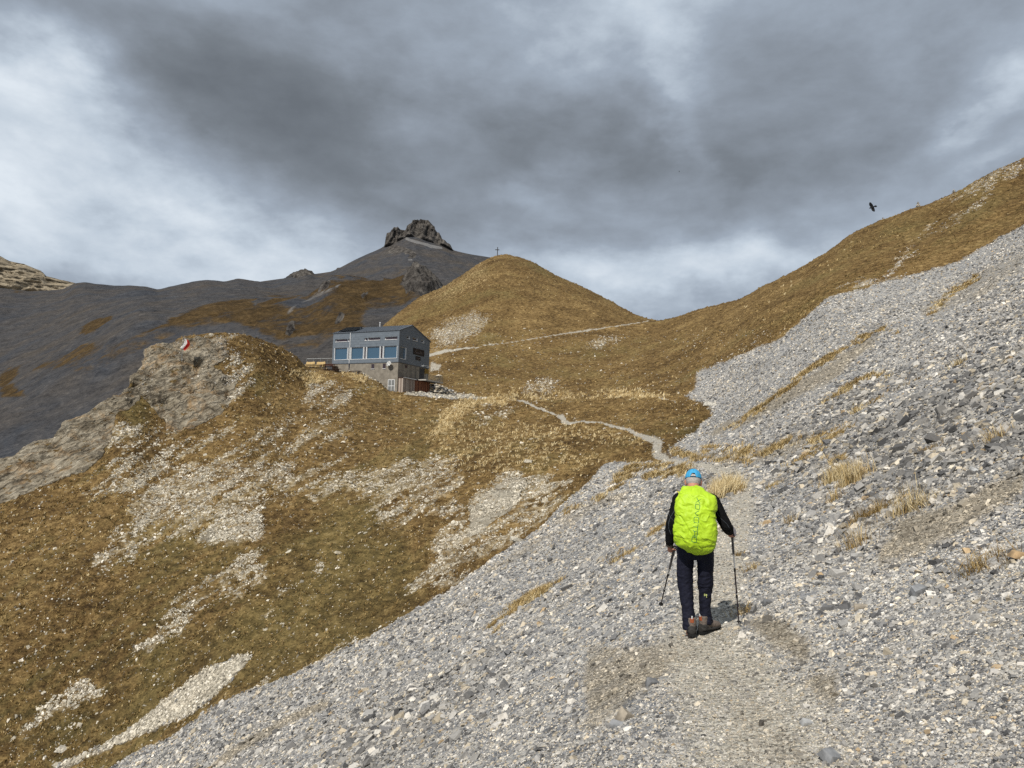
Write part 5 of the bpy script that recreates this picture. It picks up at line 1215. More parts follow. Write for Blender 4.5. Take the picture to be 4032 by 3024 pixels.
FL = [[(.16, .86), (.40, .84)], [(.32, .72), (.22, .72), (.14, .50), (.06, .22)], [(.14, .48), (.24, .48)],          # F
      [(.30, .62), (.25, .34), (.22, .26), (.26, .22), (.30, .30)],                                              # l
      [(.32, .42), (.31, .28), (.35, .24), (.38, .42), (.39, .24)], [(.42, .32), (.46, .38), (.45, .46), (.42, .40), (.43, .26), (.48, .26)],  # u e
      [(.54, .46), (.50, .38), (.55, .30), (.50, .22)],                                                            # s
      [(.64, .72), (.59, .30), (.60, .22), (.64, .26)], [(.56, .62), (.80, .64)],                                   # t
      [(.73, .42), (.67, .40), (.67, .24), (.73, .28), (.74, .42), (.75, .22)], [(.93, .86), (.86, .40), (.84, .24), (.88, .20), (.92, .28)]]       # a l
script_text(FL, sg, 4.75, 8.2, 6.95, 8.0, .028)
sg2 = box('sign_board', (.012, .06, 5.5, 7.15, 6.05, 6.70), M_SIGN, hut); tag(sg2, 'small dark board below the hut name')
HU = [[(.14, .82), (.08, .2)], [(.30, .84), (.24, .18)], [(.10, .5), (.30, .52)], [(.40, .52), (.38, .25), (.46, .22), (.52, .52), (.52, .22)], [(.42, .70), (.43, .74)], [(.52, .70), (.53, .74)],
      [(.64, .85), (.60, .25), (.64, .2)], [(.76, .85), (.71, .25), (.75, .2)], [(.56, .62), (.82, .64)], [(.82, .36), (.90, .42), (.88, .54), (.82, .44), (.84, .22), (.93, .24)]]
script_text(HU, sg2, 5.58, 7.08, 6.08, 6.68, .02)
# striped awning hardware, doorway, yellow board, railing and terrace slab on the gable side
box('awning_bar', [(.02, .9, 7.05, 7.12, 5.06, 5.12), (.02, .9, 9.1, 9.17, 5.02, 5.08)], M_WHITE, hut)
bm = bmesh.new()
for k in range(3):
    y = 7.2 + k * .68; bm.faces.new([bm.verts.new(p) for p in ((.06, y, 5.58), (.06, y + .12, 5.58), (.95, y + .55, 5.10), (.95, y + .43, 5.10))])
bmesh.ops.solidify(bm, geom=bm.faces[:], thickness=.02); bm_obj('awning_bar', bm, M_WHITE, hut)
box('doorway', (-.049, .012, 7.1, 8.6, 2.7, 4.75), M_EDGE, hut)
box('shutter', (.0, .07, 8.75, 10.1, 3.9, 4.78), simple('ochre_board', (.22, .14, .03), .8), hut)
box('terrace_slab', (.05, 1.9, 6.2, 12.4, 2.38, 2.60), simple('pale_concrete', (.42, .40, .36), .9), hut)
bm = bmesh.new()
for k in range(31): bbox(bm, 1.84, 1.87, 6.3 + k * .2, 6.33 + k * .2, 2.6, 3.55)
for k in range(9): bbox(bm, .1 + k * .2, .13 + k * .2, 12.3, 12.33, 2.6, 3.55)
bbox(bm, 1.83, 1.88, 6.28, 12.36, 3.552, 3.59); bbox(bm, .1, 1.828, 12.28, 12.34, 3.552, 3.59)
bm_obj('balcony_railing', bm, M_GREYW, hut)
# plank shed against the gable wall
sh = empty('plank_shed', HC + Matrix.Rotation(HYAW, 3, 'Z') @ Vector((0, 0, 0)), HYAW, 'low wooden plank lean-to shed against the hut gable wall', 'shed')
prism_ = lambda nm, x0, x1, y0, y1, zb0, zb1, zt0, zt1, mt: (lambda bm: (
    [bm.faces.new([bm.verts.new(p) for p in q]) for q in (((x0, y0, zb0), (x1, y0, zb0), (x1, y0, zt0), (x0, y0, zt0)), ((x1, y0, zb0), (x1, y1, zb1), (x1, y1, zt1), (x1, y0, zt0)), ((x1, y1, zb1), (x0, y1, zb1), (x0, y1, zt1), (x1, y1, zt1)), ((x0, y1, zb1), (x0, y0, zb0), (x0, y0, zt0), (x0, y1, zt1)), ((x0, y0, zt0), (x1, y0, zt0), (x1, y1, zt1), (x0, y1, zt1)))], bm_obj(nm, bm, mt, sh)))(bmesh.new())
prism_('plank_wall', .06, 1.05, .10, 3.85, -.4, -.1, 2.22, 2.22, M_PLANKG)
prism_('plank_wall', .06, 1.05, 3.86, 9.1, -.1, .6, 2.22, 2.22, M_PLANKR)
box('shed_roof', (.05, 1.20, .02, 9.25, 2.225, 2.30), M_BROWN, sh); box('roof_strip', (1.202, 1.23, .0, 4.2, 2.24, 2.34), M_WHITE, sh)
print('hut', time.time() - T0)
HM = Matrix.Translation(HC) @ Matrix.Rotation(HYAW, 4, 'Z')
def hut_pt(x, y, z=None):
    p = HM @ Vector((x, y, 0 if z is None else z))
    if z is None: p.z = surf_z(p.x, p.y)
    return p
# terrace furniture left of the hut
def plank_bench(p, yaw, mat, lab, L=1.9):
    o = empty('wooden_bench', p, yaw, lab, 'bench', 'benches on the hut terrace')
    box('seat', [(-L / 2, L / 2, -.22, -.05, .42, .47), (-L / 2, L / 2, -.04, .16, .42, .47)], mat, o)
    box('backrest', [(-L / 2, L / 2, .20, .25, .56, .92)], mat, o)
    for s in (-1, 1): box('leg', [(s * L * .36 - .05, s * L * .36 + .05, -.2, .19, 0, .418), (s * L * .36 - .05, s * L * .36 + .05, .255, .33, 0, 1.02)], mat, o)
def picnic(p, yaw, mat, lab, L=2.6):
    o = empty('picnic_table', p, yaw, lab, 'picnic table', 'dark picnic tables on the hut terrace')
    box('table_top', [(-L / 2, L / 2, -.36 + k * .25, -.36 + k * .25 + .22, .70, .75) for k in range(3)], mat, o)
    for s in (-1, 1): box('bench_seat', (-L / 2, L / 2, s * .72 - .13, s * .72 + .13, .42, .47), mat, o)
    for s in (-1, 1): box('leg', [(s * L * .36 - .05, s * L * .36 + .05, -.25, -.15, 0, .698), (s * L * .36 - .05, s * L * .36 + .05, .15, .25, 0, .698), (s * L * .36 - .05, s * L * .36 + .05, -.8, .8, .34, .418)], mat, o)
def on_terrain(u, v, Y, dz=0): q = sight(u, v, Y); return Vector((q[0], q[1], surf_z(q[0], q[1]) + dz))
def on_sight(u, v, Y): q = sight(u, v, Y); return Vector(q)
plank_bench(on_sight(309.5, 367.0, 134), -.45, M_YWOOD, 'fresh yellow wooden bench at the left end of the terrace')
plank_bench(on_sight(320.0, 367.0, 134), -.45, M_YWOOD, 'fresh yellow wooden bench nearer to the hut')
picnic(on_sight(314.5, 369.5, 131), -.45, M_YWOOD, 'yellow topped picnic table in front of the two benches', 3.2)
picnic(on_sight(329, 368.4, 136), -.45, simple('red_brown_wood', (.13, .04, .02), .8), 'reddish picnic table against the hut corner', 2.6)
picnic(on_sight(332, 373.5, 130), -.45, M_BROWN, 'dark brown picnic table at the left hut corner', 3.4)
picnic(on_sight(354.5, 375.4, 130.5), -.40, M_BROWN, 'dark brown picnic table in front of the concrete base', 2.6)
fo = empty('terrace_fence', on_terrain(306, 364, 141), 0, 'thin metal post fence at the terrace edge left of the hut', 'fence')
b0 = Vector(sight(306.5, 364.5, 141)); b1 = Vector(sight(334, 364.0, 141)); iv = fo.location
for k in range(5):
    p = b0.lerp(b1, k / 4) - iv; bm = bmesh.new(); tube(bm, [p + Vector((0, 0, -.6)), p + Vector((0, 0, 1.05))], .05, 8); bm_obj('post', bm, M_GREYW, fo)
bm = bmesh.new(); tube(bm, [b0 - iv + Vector((0, 0, 1.05)), b1 - iv + Vector((0, 0, 1.05))], .05, 8); bm_obj('rail', bm, M_GREYW, fo)
# dry stone wall stepping down beside the hut
def stone_stack(name, label, centers, seed, size=(.35, .6), cols='cream'):
    r = np.random.default_rng(seed); c = np.array(centers); n = len(c)
    nn = np.tile([[0, 0, 1.0]], (n, 1)); v, f, cc = slabs(c, nn, r.uniform(*size, n), stone_cols(n, cols, seed) * .7, seed + 1, tilt=.18, flat=(.3, .5), sink=.5)
    org = c.mean(0); org[2] = c[:, 2].min()
    o = mesh_np(name, v - org, f.ravel(), np.full(len(f), 4), M_STONE, cc); o.location = org; return o
cs = []
r_ = np.random.default_rng(77)
Pts = [(362, 376, 127.5), (368, 379, 127.8), (374, 382, 128.2), (380, 386, 128.6), (386, 391, 129)]
for k in range(len(Pts) - 1):
    a, b = sight(*Pts[k]), sight(*Pts[k + 1])
    for t in np.linspace(0, 1, 9)[:-1]:
        for h in range(5): cs.append(a + (b - a) * t + np.array([r_.normal() * .08, r_.normal() * .15 + .3, h * .20 - .35]))
o = stone_stack('dry_stone_wall', '', cs, 5); tag(o, 'pale dry stone wall stepping down beside the concrete base', 'stone wall')
cs = []
for t in np.linspace(0, 1, 14):
    for d in np.linspace(0, 1.4, 4):
        for h in range(6):
            p = HM @ Vector((1.3 + d + h * -.05, 9.3 + t * 5.5, 0)); cs.append((p.x + r_.normal() * .1, p.y + r_.normal() * .1, HC.z - .1 + h * (.40 - .18 * t) + t * .3))
o = stone_stack('stone_retaining_wall', '', cs, 9, (.4, .7), 'mixed'); tag(o, 'rough stacked stone wall under the hut terrace slab', 'stone wall')
o = box('white_bench', [(-.9, .9, -.25, .25, .0, .12)], simple('cream_board', (.75, .66, .52), .8)); o.location = HM @ Vector((1.2, 11.9, 3.75)); o.rotation_euler = (0, .18, .4)  # pale cream board colour
o.name = 'parasol_top'; bpy.data.objects.remove(o)
M_CLOTH = simple('cream_cloth', (.75, .66, .52), .8)
par = empty('parasol', HM @ Vector((1.3, 11.6, 2.6)), HYAW, 'small cream parasol at the far end of the hut terrace', 'parasol')
bm = bmesh.new(); tube(bm, [(0, 0, 0), (0, 0, 1.25)], .03); bm_obj('pole', bm, M_GREYW, par)
bm = bmesh.new(); k8 = [bm.verts.new((.85 * math.cos(k * math.pi / 4), .85 * math.sin(k * math.pi / 4), 1.10 + .10 * math.cos(k * math.pi / 4))) for k in range(8)]; tp = bm.verts.new((0, 0, 1.42))
for k in range(8): bm.faces.new((k8[k], k8[(k + 1) % 8], tp))
bm_obj('canopy', bm, M_CLOTH, par)
# ------------------------------------------------------------------ the hiker
PX = .001283
def zz(x, y): return ((x - 530) * PX, (1485 - y) * PX)      # hiker plane: across, up
HY_ = -RAD(14.0)
q = sight(699.8, 639.5, 8.05); gz = surf_z(q[0], q[1])
HL = Vector((q[0], q[1], float(q[2])))
FEET_DZ = gz - q[2]
print('hiker ground offset', FEET_DZ)
M_SKIN = simple('skin', (.50, .24, .165), .55, .12, 14, .1); M_FLEECE = simple('black_fleece', (.0075, .0075, .0085), .9, .2, 60, .2, spec=.08)
M_TROU = simple('navy_trousers', (.0115, .0125, .024), .75, .15, 40, .2, spec=.15); M_HAIR = simple('short_grey_hair', (.46, .42, .39), .85, .2, 120, .6)
M_CAP = simple('blue_cap_cloth', (.055, .34, .60), .75, .06, 60, .15); M_PACK = simple('lime_rain_cover', (.40, .60, .022), .55, .05, 12, .05, spec=.3)
M_DARKC = simple('black_strap', (.012, .012, .012), .8, .1, 30); M_SHOE = simple('suede_boot', (.155, .125, .105), .9, .15, 50, .3); M_RUB = simple('boot_rubber', (.035, .033, .031), .75, .15, 30, .2)
M_ORG = simple('orange_tab', (.36, .10, .04), .7, .1, 30); M_LOGO = simple('print_green', (.035, .17, .055), .7, .05, 30); M_YEL = simple('yellow_print', (.72, .80, .28), .6, .03, 30)
person = empty('person', HL, HY_, 'hiker seen from behind in black fleece, navy trousers and blue cap', 'person')
V3 = Vector
# joints (local: x right, y forward, z up)
SHL, ELL, WRL = V3((-.215, -.02, 1.405)), V3((-.293, -.06, 1.16)), V3((-.312, .02, .93))
SHR, ELR, WRR = V3((.125, -.02, 1.405)), V3((.262, -.03, 1.155)), V3((.300, .20, 1.085))
HIPL, KNL, ANL = V3((-.140, 0, .86)), V3((-.140, .02, .50)), V3((-.100, -.02, .10))
HIPR, KNR, ANR = V3((.050, 0, .86)), V3((.052, .07, .52)), V3((.054, .10, .12))
GL0, GL1 = V3((-.268, .055, .885)), None
bm = bmesh.new()
# head and neck
hc = V3((-.073, .045, 1.615)); hr = Matrix.Rotation(-.22, 3, 'X')
ellipsoid(bm, hc, (.074, .092, .106), hr, 28, 20); ellipsoid(bm, hc + V3((0, .035, -.065)), (.055, .060, .060), hr, 20, 14)
ellipsoid(bm, hc + V3((0, .112, -.035)), (.013, .02, .022), hr, 10, 8)                 # nose
for s in (-1, 1):
    ellipsoid(bm, hc + V3((s * .079, .006, -.028)), (.011, .024, .036), Matrix.Rotation(s * -.35, 3, 'Z') @ hr, 12, 10)
    ellipsoid(bm, hc + V3((s * .032, .090, .004)), (.02, .014, .009), hr, 10, 8)
ellipsoid(bm, hc + V3((0, .098, -.075)), (.024, .012, .010), hr, 10, 8)               # mouth
tube(bm, [(-.068, -.02, 1.44), (-.070, -.005, 1.50), (-.072, .015, 1.58)], [(.072, .068), (.064, .062), (.062, .066)], 18)
# trunk
tube(bm, [(-.05, 0, .84), (-.05, 0, .93), (-.052, -.005, 1.10), (-.055, -.01, 1.28), (-.06, -.015, 1.40), (-.065, -.015, 1.46)], [(.16, .11), (.165, .115), (.155, .11), (.175, .12), (.165, .10), (.09, .07)], 20)
for a, b_, c, r in ((SHL, ELL, WRL, 1), (SHR, ELR, WRR, 1)):
    ellipsoid(bm, a, (.06, .058, .06)); tube(bm, [a, a.lerp(b_, .5), b_], [.052, .047, .040], 14); ellipsoid(bm, b_, (.041, .041, .041)); tube(bm, [b_, b_.lerp(c, .35), c], [.040, .039, .027], 14)
for a, b_, c in ((HIPL, KNL, ANL), (HIPR, KNR, ANR)):
    tube(bm, [a, a.lerp(b_, .5), b_, b_.lerp(c, .4), c], [.082, .07, .052, .054, .036], 16)
    ellipsoid(bm, c + V3((0, .06, -.05)), (.04, .11, .035))
def hand(bm, wrist, grip0, grip1, side):
    """palm and five fingers closing on the line grip0-grip1 (pole axis)"""
    ax = (grip1 - grip0).normalized(); pc = (grip0 + grip1) / 2
    out = (wrist - pc); out -= ax * out.dot(ax); out.normalize()                 # towards the palm side
    fwd = ax.cross(out) * side
    palm = pc + out * .030
    ellipsoid(bm, palm.lerp(wrist, .12), (.022, .036, .044), ax.to_track_quat('Z', 'X').to_matrix(), 14, 10)
    tube(bm, [wrist, wrist.lerp(palm, .5), palm], [.026, .030, .026], 12)
    Ls = [.95, 1.05, 1.0, .85]
    for k in range(4):
        c0 = pc + ax * (-.033 + .022 * k); r = .0095 if k < 3 else .0082; R_ = .0255
        pts = []
        for t in np.linspace(-.2, 2.75 * Ls[k], 7): pts.append(c0 + out * (R_ * math.cos(t)) + fwd * (R_ * math.sin(t)))
        tube(bm, [palm + ax * (-.030 + .020 * k)] + pts, [.012] + [r, r, r * 1.06, r, r * .98, r * .95, r * .8], 8)
    th = palm + ax * -.045
    tube(bm, [palm + ax * -.02, th + fwd * -.012, th + fwd * -.026 - out * .020, th + fwd * -.020 - out * .045 + ax * .008], [.016, .013, .011, .009], 8)
# pole geometry first: the hands close on it
gl_top, gl_bot = V3((-.262, .045, .905)), V3((-.285, .075, .83))
LT = Vector(sight(660.2, 607.5, 8.9)); RT = Vector(sight(739.3, 634.0, 8.12))
Winv = (Matrix.Translation(HL) @ Matrix.Rotation(HY_, 4, 'Z')).inverted()
RT.z = surf_z(RT.x, RT.y) - .01
lt, rt = Winv @ LT, Winv @ RT
gr_top = V3((.318, .235, 1.135))
dl = (lt - gl_top).normalized(); drr = (rt - gr_top).normalized()
hand(bm, WRL, gl_top + dl * .005, gl_top + dl * .085, 1)
hand(bm, WRR, gr_top + drr * .03, gr_top + drr * .11, -1)
body = remesh('body', bm, .0042, M_SKIN, person, 3)
eyes = []
for s in (-1, 1):
    bm = bmesh.new(); ellipsoid(bm, hc + V3((s * .031, .083, .006)), (.013, .012, .010)); bm_obj('eye', bm, M_DARKC, person, True)
# hair: a shell over the back of the head
bm = bmesh.new(); ellipsoid(bm, hc + V3((0, -.004, .004)), (.078, .094, .104), hr, 36, 26)
for v in bm.verts: v.co += v.normal * .0015 * math.sin(v.co.x * 900) * math.sin(v.co.z * 700)
bmesh.ops.delete(bm, geom=[v for v in bm.verts if (v.co.z < 1.568 - .03 * max(0, 1 - abs(v.co.x + .073) / .05) * 0 or v.co.y > hc.y + .035 or v.co.z > 1.70)], context='VERTS')
bm_obj('hair', bm, M_HAIR, person, True)
# cap
bm = bmesh.new(); cc_ = hc + V3((0, .008, .018)); nseg, nr_ = 56, 18; rows = []
for j in range(nr_ + 1):
    ph = (j / nr_) * RAD(94); row = []
    for k in range(nseg):
        th = k / nseg * 2 * math.pi; d = V3((math.sin(ph) * math.cos(th) * .0845, math.sin(ph) * math.sin(th) * .104, math.cos(ph) * .100))
        row.append(bm.verts.new(cc_ + hr @ d))
    rows.append(row)
op_c = -math.pi / 2 + 2 * math.pi
for j in range(nr_):
    for k in range(nseg):
        th = ((k + .5) / nseg * 2 * math.pi); da_ = math.atan2(math.sin(th + math.pi / 2), math.cos(th + math.pi / 2)) * .0845
        zz_ = (j + .5) / nr_
        arch = abs(da_) < .030 and zz_ > .70 + .22 * (abs(da_) / .030) ** 3 and zz_ < 1.01
        if arch: continue
        a, b_, c, d = rows[j][k], rows[j][(k + 1) % nseg], rows[j + 1][(k + 1) % nseg], rows[j + 1][k]
        if j == 0: bm.faces.new((a, d, c))
        else: bm.faces.new((a, d, c, b_))
bmesh.ops.remove_doubles(bm, verts=bm.verts, dist=1e-4)
bmesh.ops.solidify(bm, geom=bm.faces[:], thickness=.003)
cap = bm_obj('cap', bm, M_CAP, person, True)
bm = bmesh.new(); n = 14; top_ = []
for k in range(n + 1):
    t = -1 + 2 * k / n; p0 = cc_ + hr @ V3((t * .074, math.sqrt(max(0, 1 - t * t * .75)) * .098, -.004)); p1 = p0 + hr @ V3((0, .065 * (1 - t * t) + .005, -.014 + .010 * t * t))
    top_.append((bm.verts.new(p0), bm.verts.new(p1)))
for k in range(n): bm.faces.new((top_[k][0], top_[k + 1][0], top_[k + 1][1], top_[k][1]))
bmesh.ops.solidify(bm, geom=bm.faces[:], thickness=.004); bm_obj('brim', bm, M_CAP, cap, True)
bm = bmesh.new()
def caprow(th, ph, off=.001):
    d = V3((math.sin(ph) * math.cos(th) * (.0845 + off), math.sin(ph) * math.sin(th) * (.104 + off), math.cos(ph) * (.100 + off))); return cc_ + hr @ d
w_ = []
for k in range(11):
    th = -math.pi / 2 - .36 + .72 * k / 10; w_.append((bm.verts.new(caprow(th, RAD(88), .001)), bm.verts.new(caprow(th, RAD(95), .001))))
for k in range(10): bm.faces.new((w_[k][0], w_[k + 1][0], w_[k + 1][1], w_[k][1]))
bmesh.ops.solidify(bm, geom=bm.faces[:], thickness=.003); bm_obj('cap_strap', bm, M_CAP, cap, True)
bm = bmesh.new()                     # dark lining seen through the gap
g_ = [[bm.verts.new(caprow(-math.pi / 2 - .36 + .72 * k / 8, RAD(62 + 30 * j / 4), -.0055)) for k in range(9)] for j in range(5)]
for j in range(4):
    for k in range(8): bm.faces.new((g_[j][k], g_[j][k + 1], g_[j + 1][k + 1], g_[j + 1][k]))
bm_obj('cap_lining', bm, M_DARKC, cap, True)
for th0 in (-math.pi / 2, -math.pi / 2 - .62, -math.pi / 2 + .62):
    bm = bmesh.new(); tube(bm, [caprow(th0, RAD(p), .001) for p in (range(6, 60, 6) if th0 == -math.pi / 2 else range(6, 93, 6))], .0012, 5); bm_obj('cap_seam', bm, simple('cap_seam_thread', (.03, .18, .33), .8), cap)
# fleece jacket
bm = bmesh.new()
tube(bm, [(-.05, 0, .90), (-.05, 0, .98), (-.052, -.005, 1.12), (-.055, -.01, 1.28), (-.057, -.015, 1.37), (-.063, -.012, 1.43), (-.067, -.005, 1.48), (-.070, 0, 1.525)], [(.178, .125), (.185, .13), (.180, .13), (.195, .135), (.18, .115), (.115, .085), (.080, .076), (.074, .070)], 28)
for a, b_, c in ((SHL, ELL, WRL), (SHR, ELR, WRR)):
    n0 = V3((-.065, -.012, 1.445)); tube(bm, [n0, a + V3((0, 0, .008))], [(.07, .065), (.068, .07)], 18)
    ellipsoid(bm, a, (.072, .07, .072)); tube(bm, [a, a.lerp(b_, .35), a.lerp(b_, .7), b_], [(.068, .072), (.064, .066), (.058, .06), (.055, .057)], 20)
    ellipsoid(bm, b_, (.056, .058, .056)); tube(bm, [b_, b_.lerp(c, .3), b_.lerp(c, .75), c.lerp(b_, .06)], [(.056, .056), (.056, .056), (.046, .046), (.040, .040)], 20)
def wr_j(co): return .006 * fbm(co[:, 0] * 9, co[:, 1] * 9, co[:, 2] * 14, octv=3) + .004 * fbm(co[:, 0] * 25, co[:, 1] * 25, co[:, 2] * 40, octv=2, ridge=True)
jacket = remesh('fleece_jacket', bm, .007, M_FLEECE, person, 6, wr_j)
bm = bmesh.new(); tube(bm, [WRL.lerp(ELL, .045), WRL.lerp(ELL, -.03)], [.041, .038], 16); bm_obj('cuff', bm, simple('grey_cuff', (.07, .06, .05), .9), jacket)
bm = bmesh.new(); tube(bm, [WRR.lerp(ELR, .03), WRR.lerp(ELR, -.06)], [.042, .038], 16); bm_obj('cuff', bm, M_FLEECE, jacket)
# piping on the sleeves, laid on the cloth
def on_mesh(o):
    dg = bpy.context.evaluated_depsgraph_get(); bpy.context.view_layer.update()
    return BVHTree.FromObject(o, dg)
bj = on_mesh(jacket); M_PIP = simple('grey_piping', (.055, .065, .08), .7, .05)
def lay(name, pts2, bvh, w, mat, parent, off=.0025, yfrom=-2, conv=zz, sub=6):
    """strokes given in the hiker plane, projected forward onto a surface"""
    bm = bmesh.new(); L = []
    for (a, b_) in zip(pts2[:-1], pts2[1:]):
        for t in range(sub): L.append((a[0] + (b_[0] - a[0]) * t / sub, a[1] + (b_[1] - a[1]) * t / sub))
    L.append(pts2[-1]); P_ = []
    for x, y in L:
        X, Z = conv(x, y); h = bvh.ray_cast(V3((X, yfrom, Z)), V3((0, 1, 0)))
        if h[0] is not None: P_.append(h[0] + h[1] * off if h[1].y < 0 else h[0] + V3((0, -off, 0)))
    if len(P_) < 2: bm.free(); return None
    prev = None
    for i, p in enumerate(P_):
        d = (P_[min(i + 1, len(P_) - 1)] - P_[max(i - 1, 0)]); d.y = 0
        if d.length < 1e-6: continue
        d.normalize(); s = V3((-d.z, 0, d.x)) * w; e = d * w if i == len(P_) - 1 else (-d * w if i == 0 else V3())
        cur = (bm.verts.new(p + s + e), bm.verts.new(p - s + e))
        if prev: bm.faces.new((prev[0], prev[1], cur[1], cur[0]))
        prev = cur
    return bm_obj(name, bm, mat, parent)
lay('piping', [(330, 470), (300, 520), (283, 570), (285, 620), (300, 660)], bj, .0022, M_PIP, jacket)
lay('piping', [(283, 500), (300, 530), (330, 560)], bj, .0012, M_PIP, jacket); lay('piping', [(650, 460), (690, 520), (735, 560), (752, 590)], bj, .0014, M_PIP, jacket)
# trousers
bm = bmesh.new()
tube(bm, [(-.05, 0, .99), (-.05, -.002, .93), (-.048, -.006, .87), (-.046, -.002, .82)], [(.178, .125), (.186, .135), (.188, .14), (.176, .125)], 30)
tube(bm, [(-.142, 0, .88), (-.150, .004, .76), (-.154, .012, .64), (-.147, .02, .54), (-.135, .01, .43), (-.121, -.005, .30), (-.108, -.018, .18), (-.098, -.018, .10)], [(.088, .115), (.084, .105), (.081, .095), (.075, .086), (.070, .080), (.062, .074), (.062, .074), (.066, .080)], 26)
tube(bm, [(.048, 0, .88), (.053, .01, .76), (.052, .035, .64), (.054, .065, .54), (.052, .075, .44), (.050, .085, .31), (.056, .10, .20), (.064, .105, .15)], [(.088, .115), (.083, .105), (.078, .095), (.076, .088), (.064, .080), (.056, .072), (.060, .074), (.064, .080)], 26)
def wr_t(co):
    n = .009 * fbm(co[:, 0] * 6 + co[:, 2] * 6, co[:, 1] * 7, co[:, 2] * 13 - co[:, 0] * 8, octv=3, ridge=True) - .003
    low = np.clip((.30 - co[:, 2]) / .15, 0, 1) + np.clip(1 - np.abs(co[:, 2] - .55) / .09, 0, 1) * .8
    return n + low * .010 * fbm(co[:, 0] * 12, co[:, 1] * 12, co[:, 2] * 42, octv=2, ridge=True) - .003 * np.exp(-((co[:, 2] - .625 - .02 * np.sin(co[:, 0] * 9)) / .006) ** 2)
trou = remesh('trousers', bm, .007, M_TROU, person, 5, wr_t)
bt = on_mesh(trou)
def zL(x, y): return zz((x / 23.8 + 2760 - 2500) * 2.074, (y / 23.8 + 2330 - 1800) * 2.074)
for pts, w in (([(290, 300), (285, 490)], .0022), ([(375, 320), (370, 440)], .0016), ([(410, 430), (470, 380), (505, 320)], .0015), ([(500, 420), (485, 490)], .0020), ([(450, 560), (490, 585)], .0022), ([(455, 340), (500, 370)], .0014)):
    lay('trouser_print', pts, bt, w, M_YEL, trou, .002, conv=zL)
# boots
def boot(base, yaw, pitch, nm):
    o = empty('boot', (0, 0, 0)); o.name = 'boot'; o.parent = person; o.location = base; o.rotation_euler = (pitch, 0, yaw)
    bm = bmesh.new()
    tube(bm, [(0, -.035, .15), (0, -.032, .10), (0, -.025, .06), (0, -.02, .03)], [(.043, .048), (.043, .050), (.042, .050), (.042, .05)], 18)
    tube(bm, [(0, -.075, .055), (0, -.03, .058), (0, .05, .062), (0, .12, .050), (0, .185, .040), (0, .215, .032)], [(.030, .035), (.042, .05), (.045, .048), (.050, .038), (.044, .030), (.022, .014)], 18)
    up_ = remesh('upper', bm, .005, M_SHOE, o, 5, lambda co: .0015 * fbm(co[:, 0] * 40, co[:, 1] * 40, co[:, 2] * 40, octv=2))
    bm = bmesh.new()
    tube(bm, [(0, -.082, .062), (0, -.055, .060), (0, -.01, .050)], [(.030, .020), (.0455, .038), (.0465, .030)], 18)
    tube(bm, [(0, -.088, .030), (0, -.06, .032), (0, .0, .030), (0, .10, .024), (0, .19, .024), (0, .225, .026)], [(.030, .024), (.044, .026), (.046, .024), (.053, .020), (.045, .018), (.02, .014)], 18)
    remesh('rubber_rand', bm, .005, M_RUB, o, 4)
    bm = bmesh.new()
    for k in range(9): bbox(bm, -.040 + .004 * (k > 6), .040 - .004 * (k > 6), -.085 + k * .034, -.065 + k * .034, -.012, .014)
    bm_obj('sole', bm, M_DARKC, o)
    bm = bmesh.new(); tube(bm, [(0, -.080, .112), (0, -.086, .150)], [(.017, .004), (.017, .004)], 8); bm_obj('heel_tab', bm, M_ORG, o)
    bm = bmesh.new(); tube(bm, [(0, -.088, .146), (0, -.096, .172)], [(.005, .003), (.006, .003)], 8); bm_obj('pull_loop', bm, M_WHITE, o)
    return o
zLf = V3(zz(468, 1480)); 
for b_o in (boot(V3((-.083, -.02, .022 + FEET_DZ)), .06, 0.0, 'l'), boot(V3((.060, .085, .030 + FEET_DZ)), -.62, .03, 'r')): b_o.scale = (1.10, 1.08, 1.12)
# ------------------------------------------------------------------ backpack with rain cover
pack = empty('backpack', HL, HY_, 'lime green rain cover over a backpack worn by the hiker', 'backpack')
zs_ = [278, 290, 310, 330, 350, 380, 420, 450, 480, 510, 540, 570, 610, 650, 690, 715, 740, 765, 780, 788, 792]
xl_ = [410, 398, 386, 378, 370, 357, 345, 343, 350, 356, 350, 343, 337, 333, 338, 350, 380, 425, 465, 490, 505]
xr_ = [480, 535, 568, 602, 636, 645, 645, 640, 632, 628, 634, 642, 648, 647, 641, 638, 628, 600, 570, 545, 525]
dp_ = [.03, .06, .10, .13, .155, .18, .20, .21, .215, .22, .225, .23, .235, .235, .225, .21, .18, .13, .09, .05, .02]
NZ, NT_ = 230, 260
yy = np.linspace(278.5, 791.5, NZ); xl = np.interp(yy, zs_, xl_); xr = np.interp(yy, zs_, xr_); dp = np.interp(yy, zs_, dp_)
kk = np.ones(7) / 7
sm = lambda a: np.convolve(np.pad(a, 3, 'edge'), kk, 'valid')
xl, xr, dp = sm(xl), sm(xr), sm(dp)
th = np.linspace(0, 2 * np.pi, NT_, endpoint=False)
cx = ((xl + xr) / 2 - 530) * PX; hw = (xr - xl) / 2 * PX; zc = (1485 - yy) * PX
sgn = lambda c, p: np.sign(c) * np.abs(c) ** p
Xc = cx[:, None] + hw[:, None] * sgn(np.cos(th), .78)[None]
Yc = -.125 - dp[:, None] * .5 + dp[:, None] * .5 * 1.0 * sgn(np.sin(th), .85)[None] * 1.05 - .02
Zc = np.repeat(zc[:, None], NT_, 1)
G = np.stack([Xc, Yc, Zc], -1)
ga = np.gradient(G, axis=0); gb = np.gradient(G, axis=1); nn = np.cross(ga, gb); nn /= np.linalg.norm(nn, axis=-1)[..., None] + 1e-9
if nn[NZ // 2, int(NT_ * .75), 1] > 0: nn = -nn
q1 = fbm(Xc * 8, Yc * 8, Zc * 8, octv=2) * .9
wr = 0
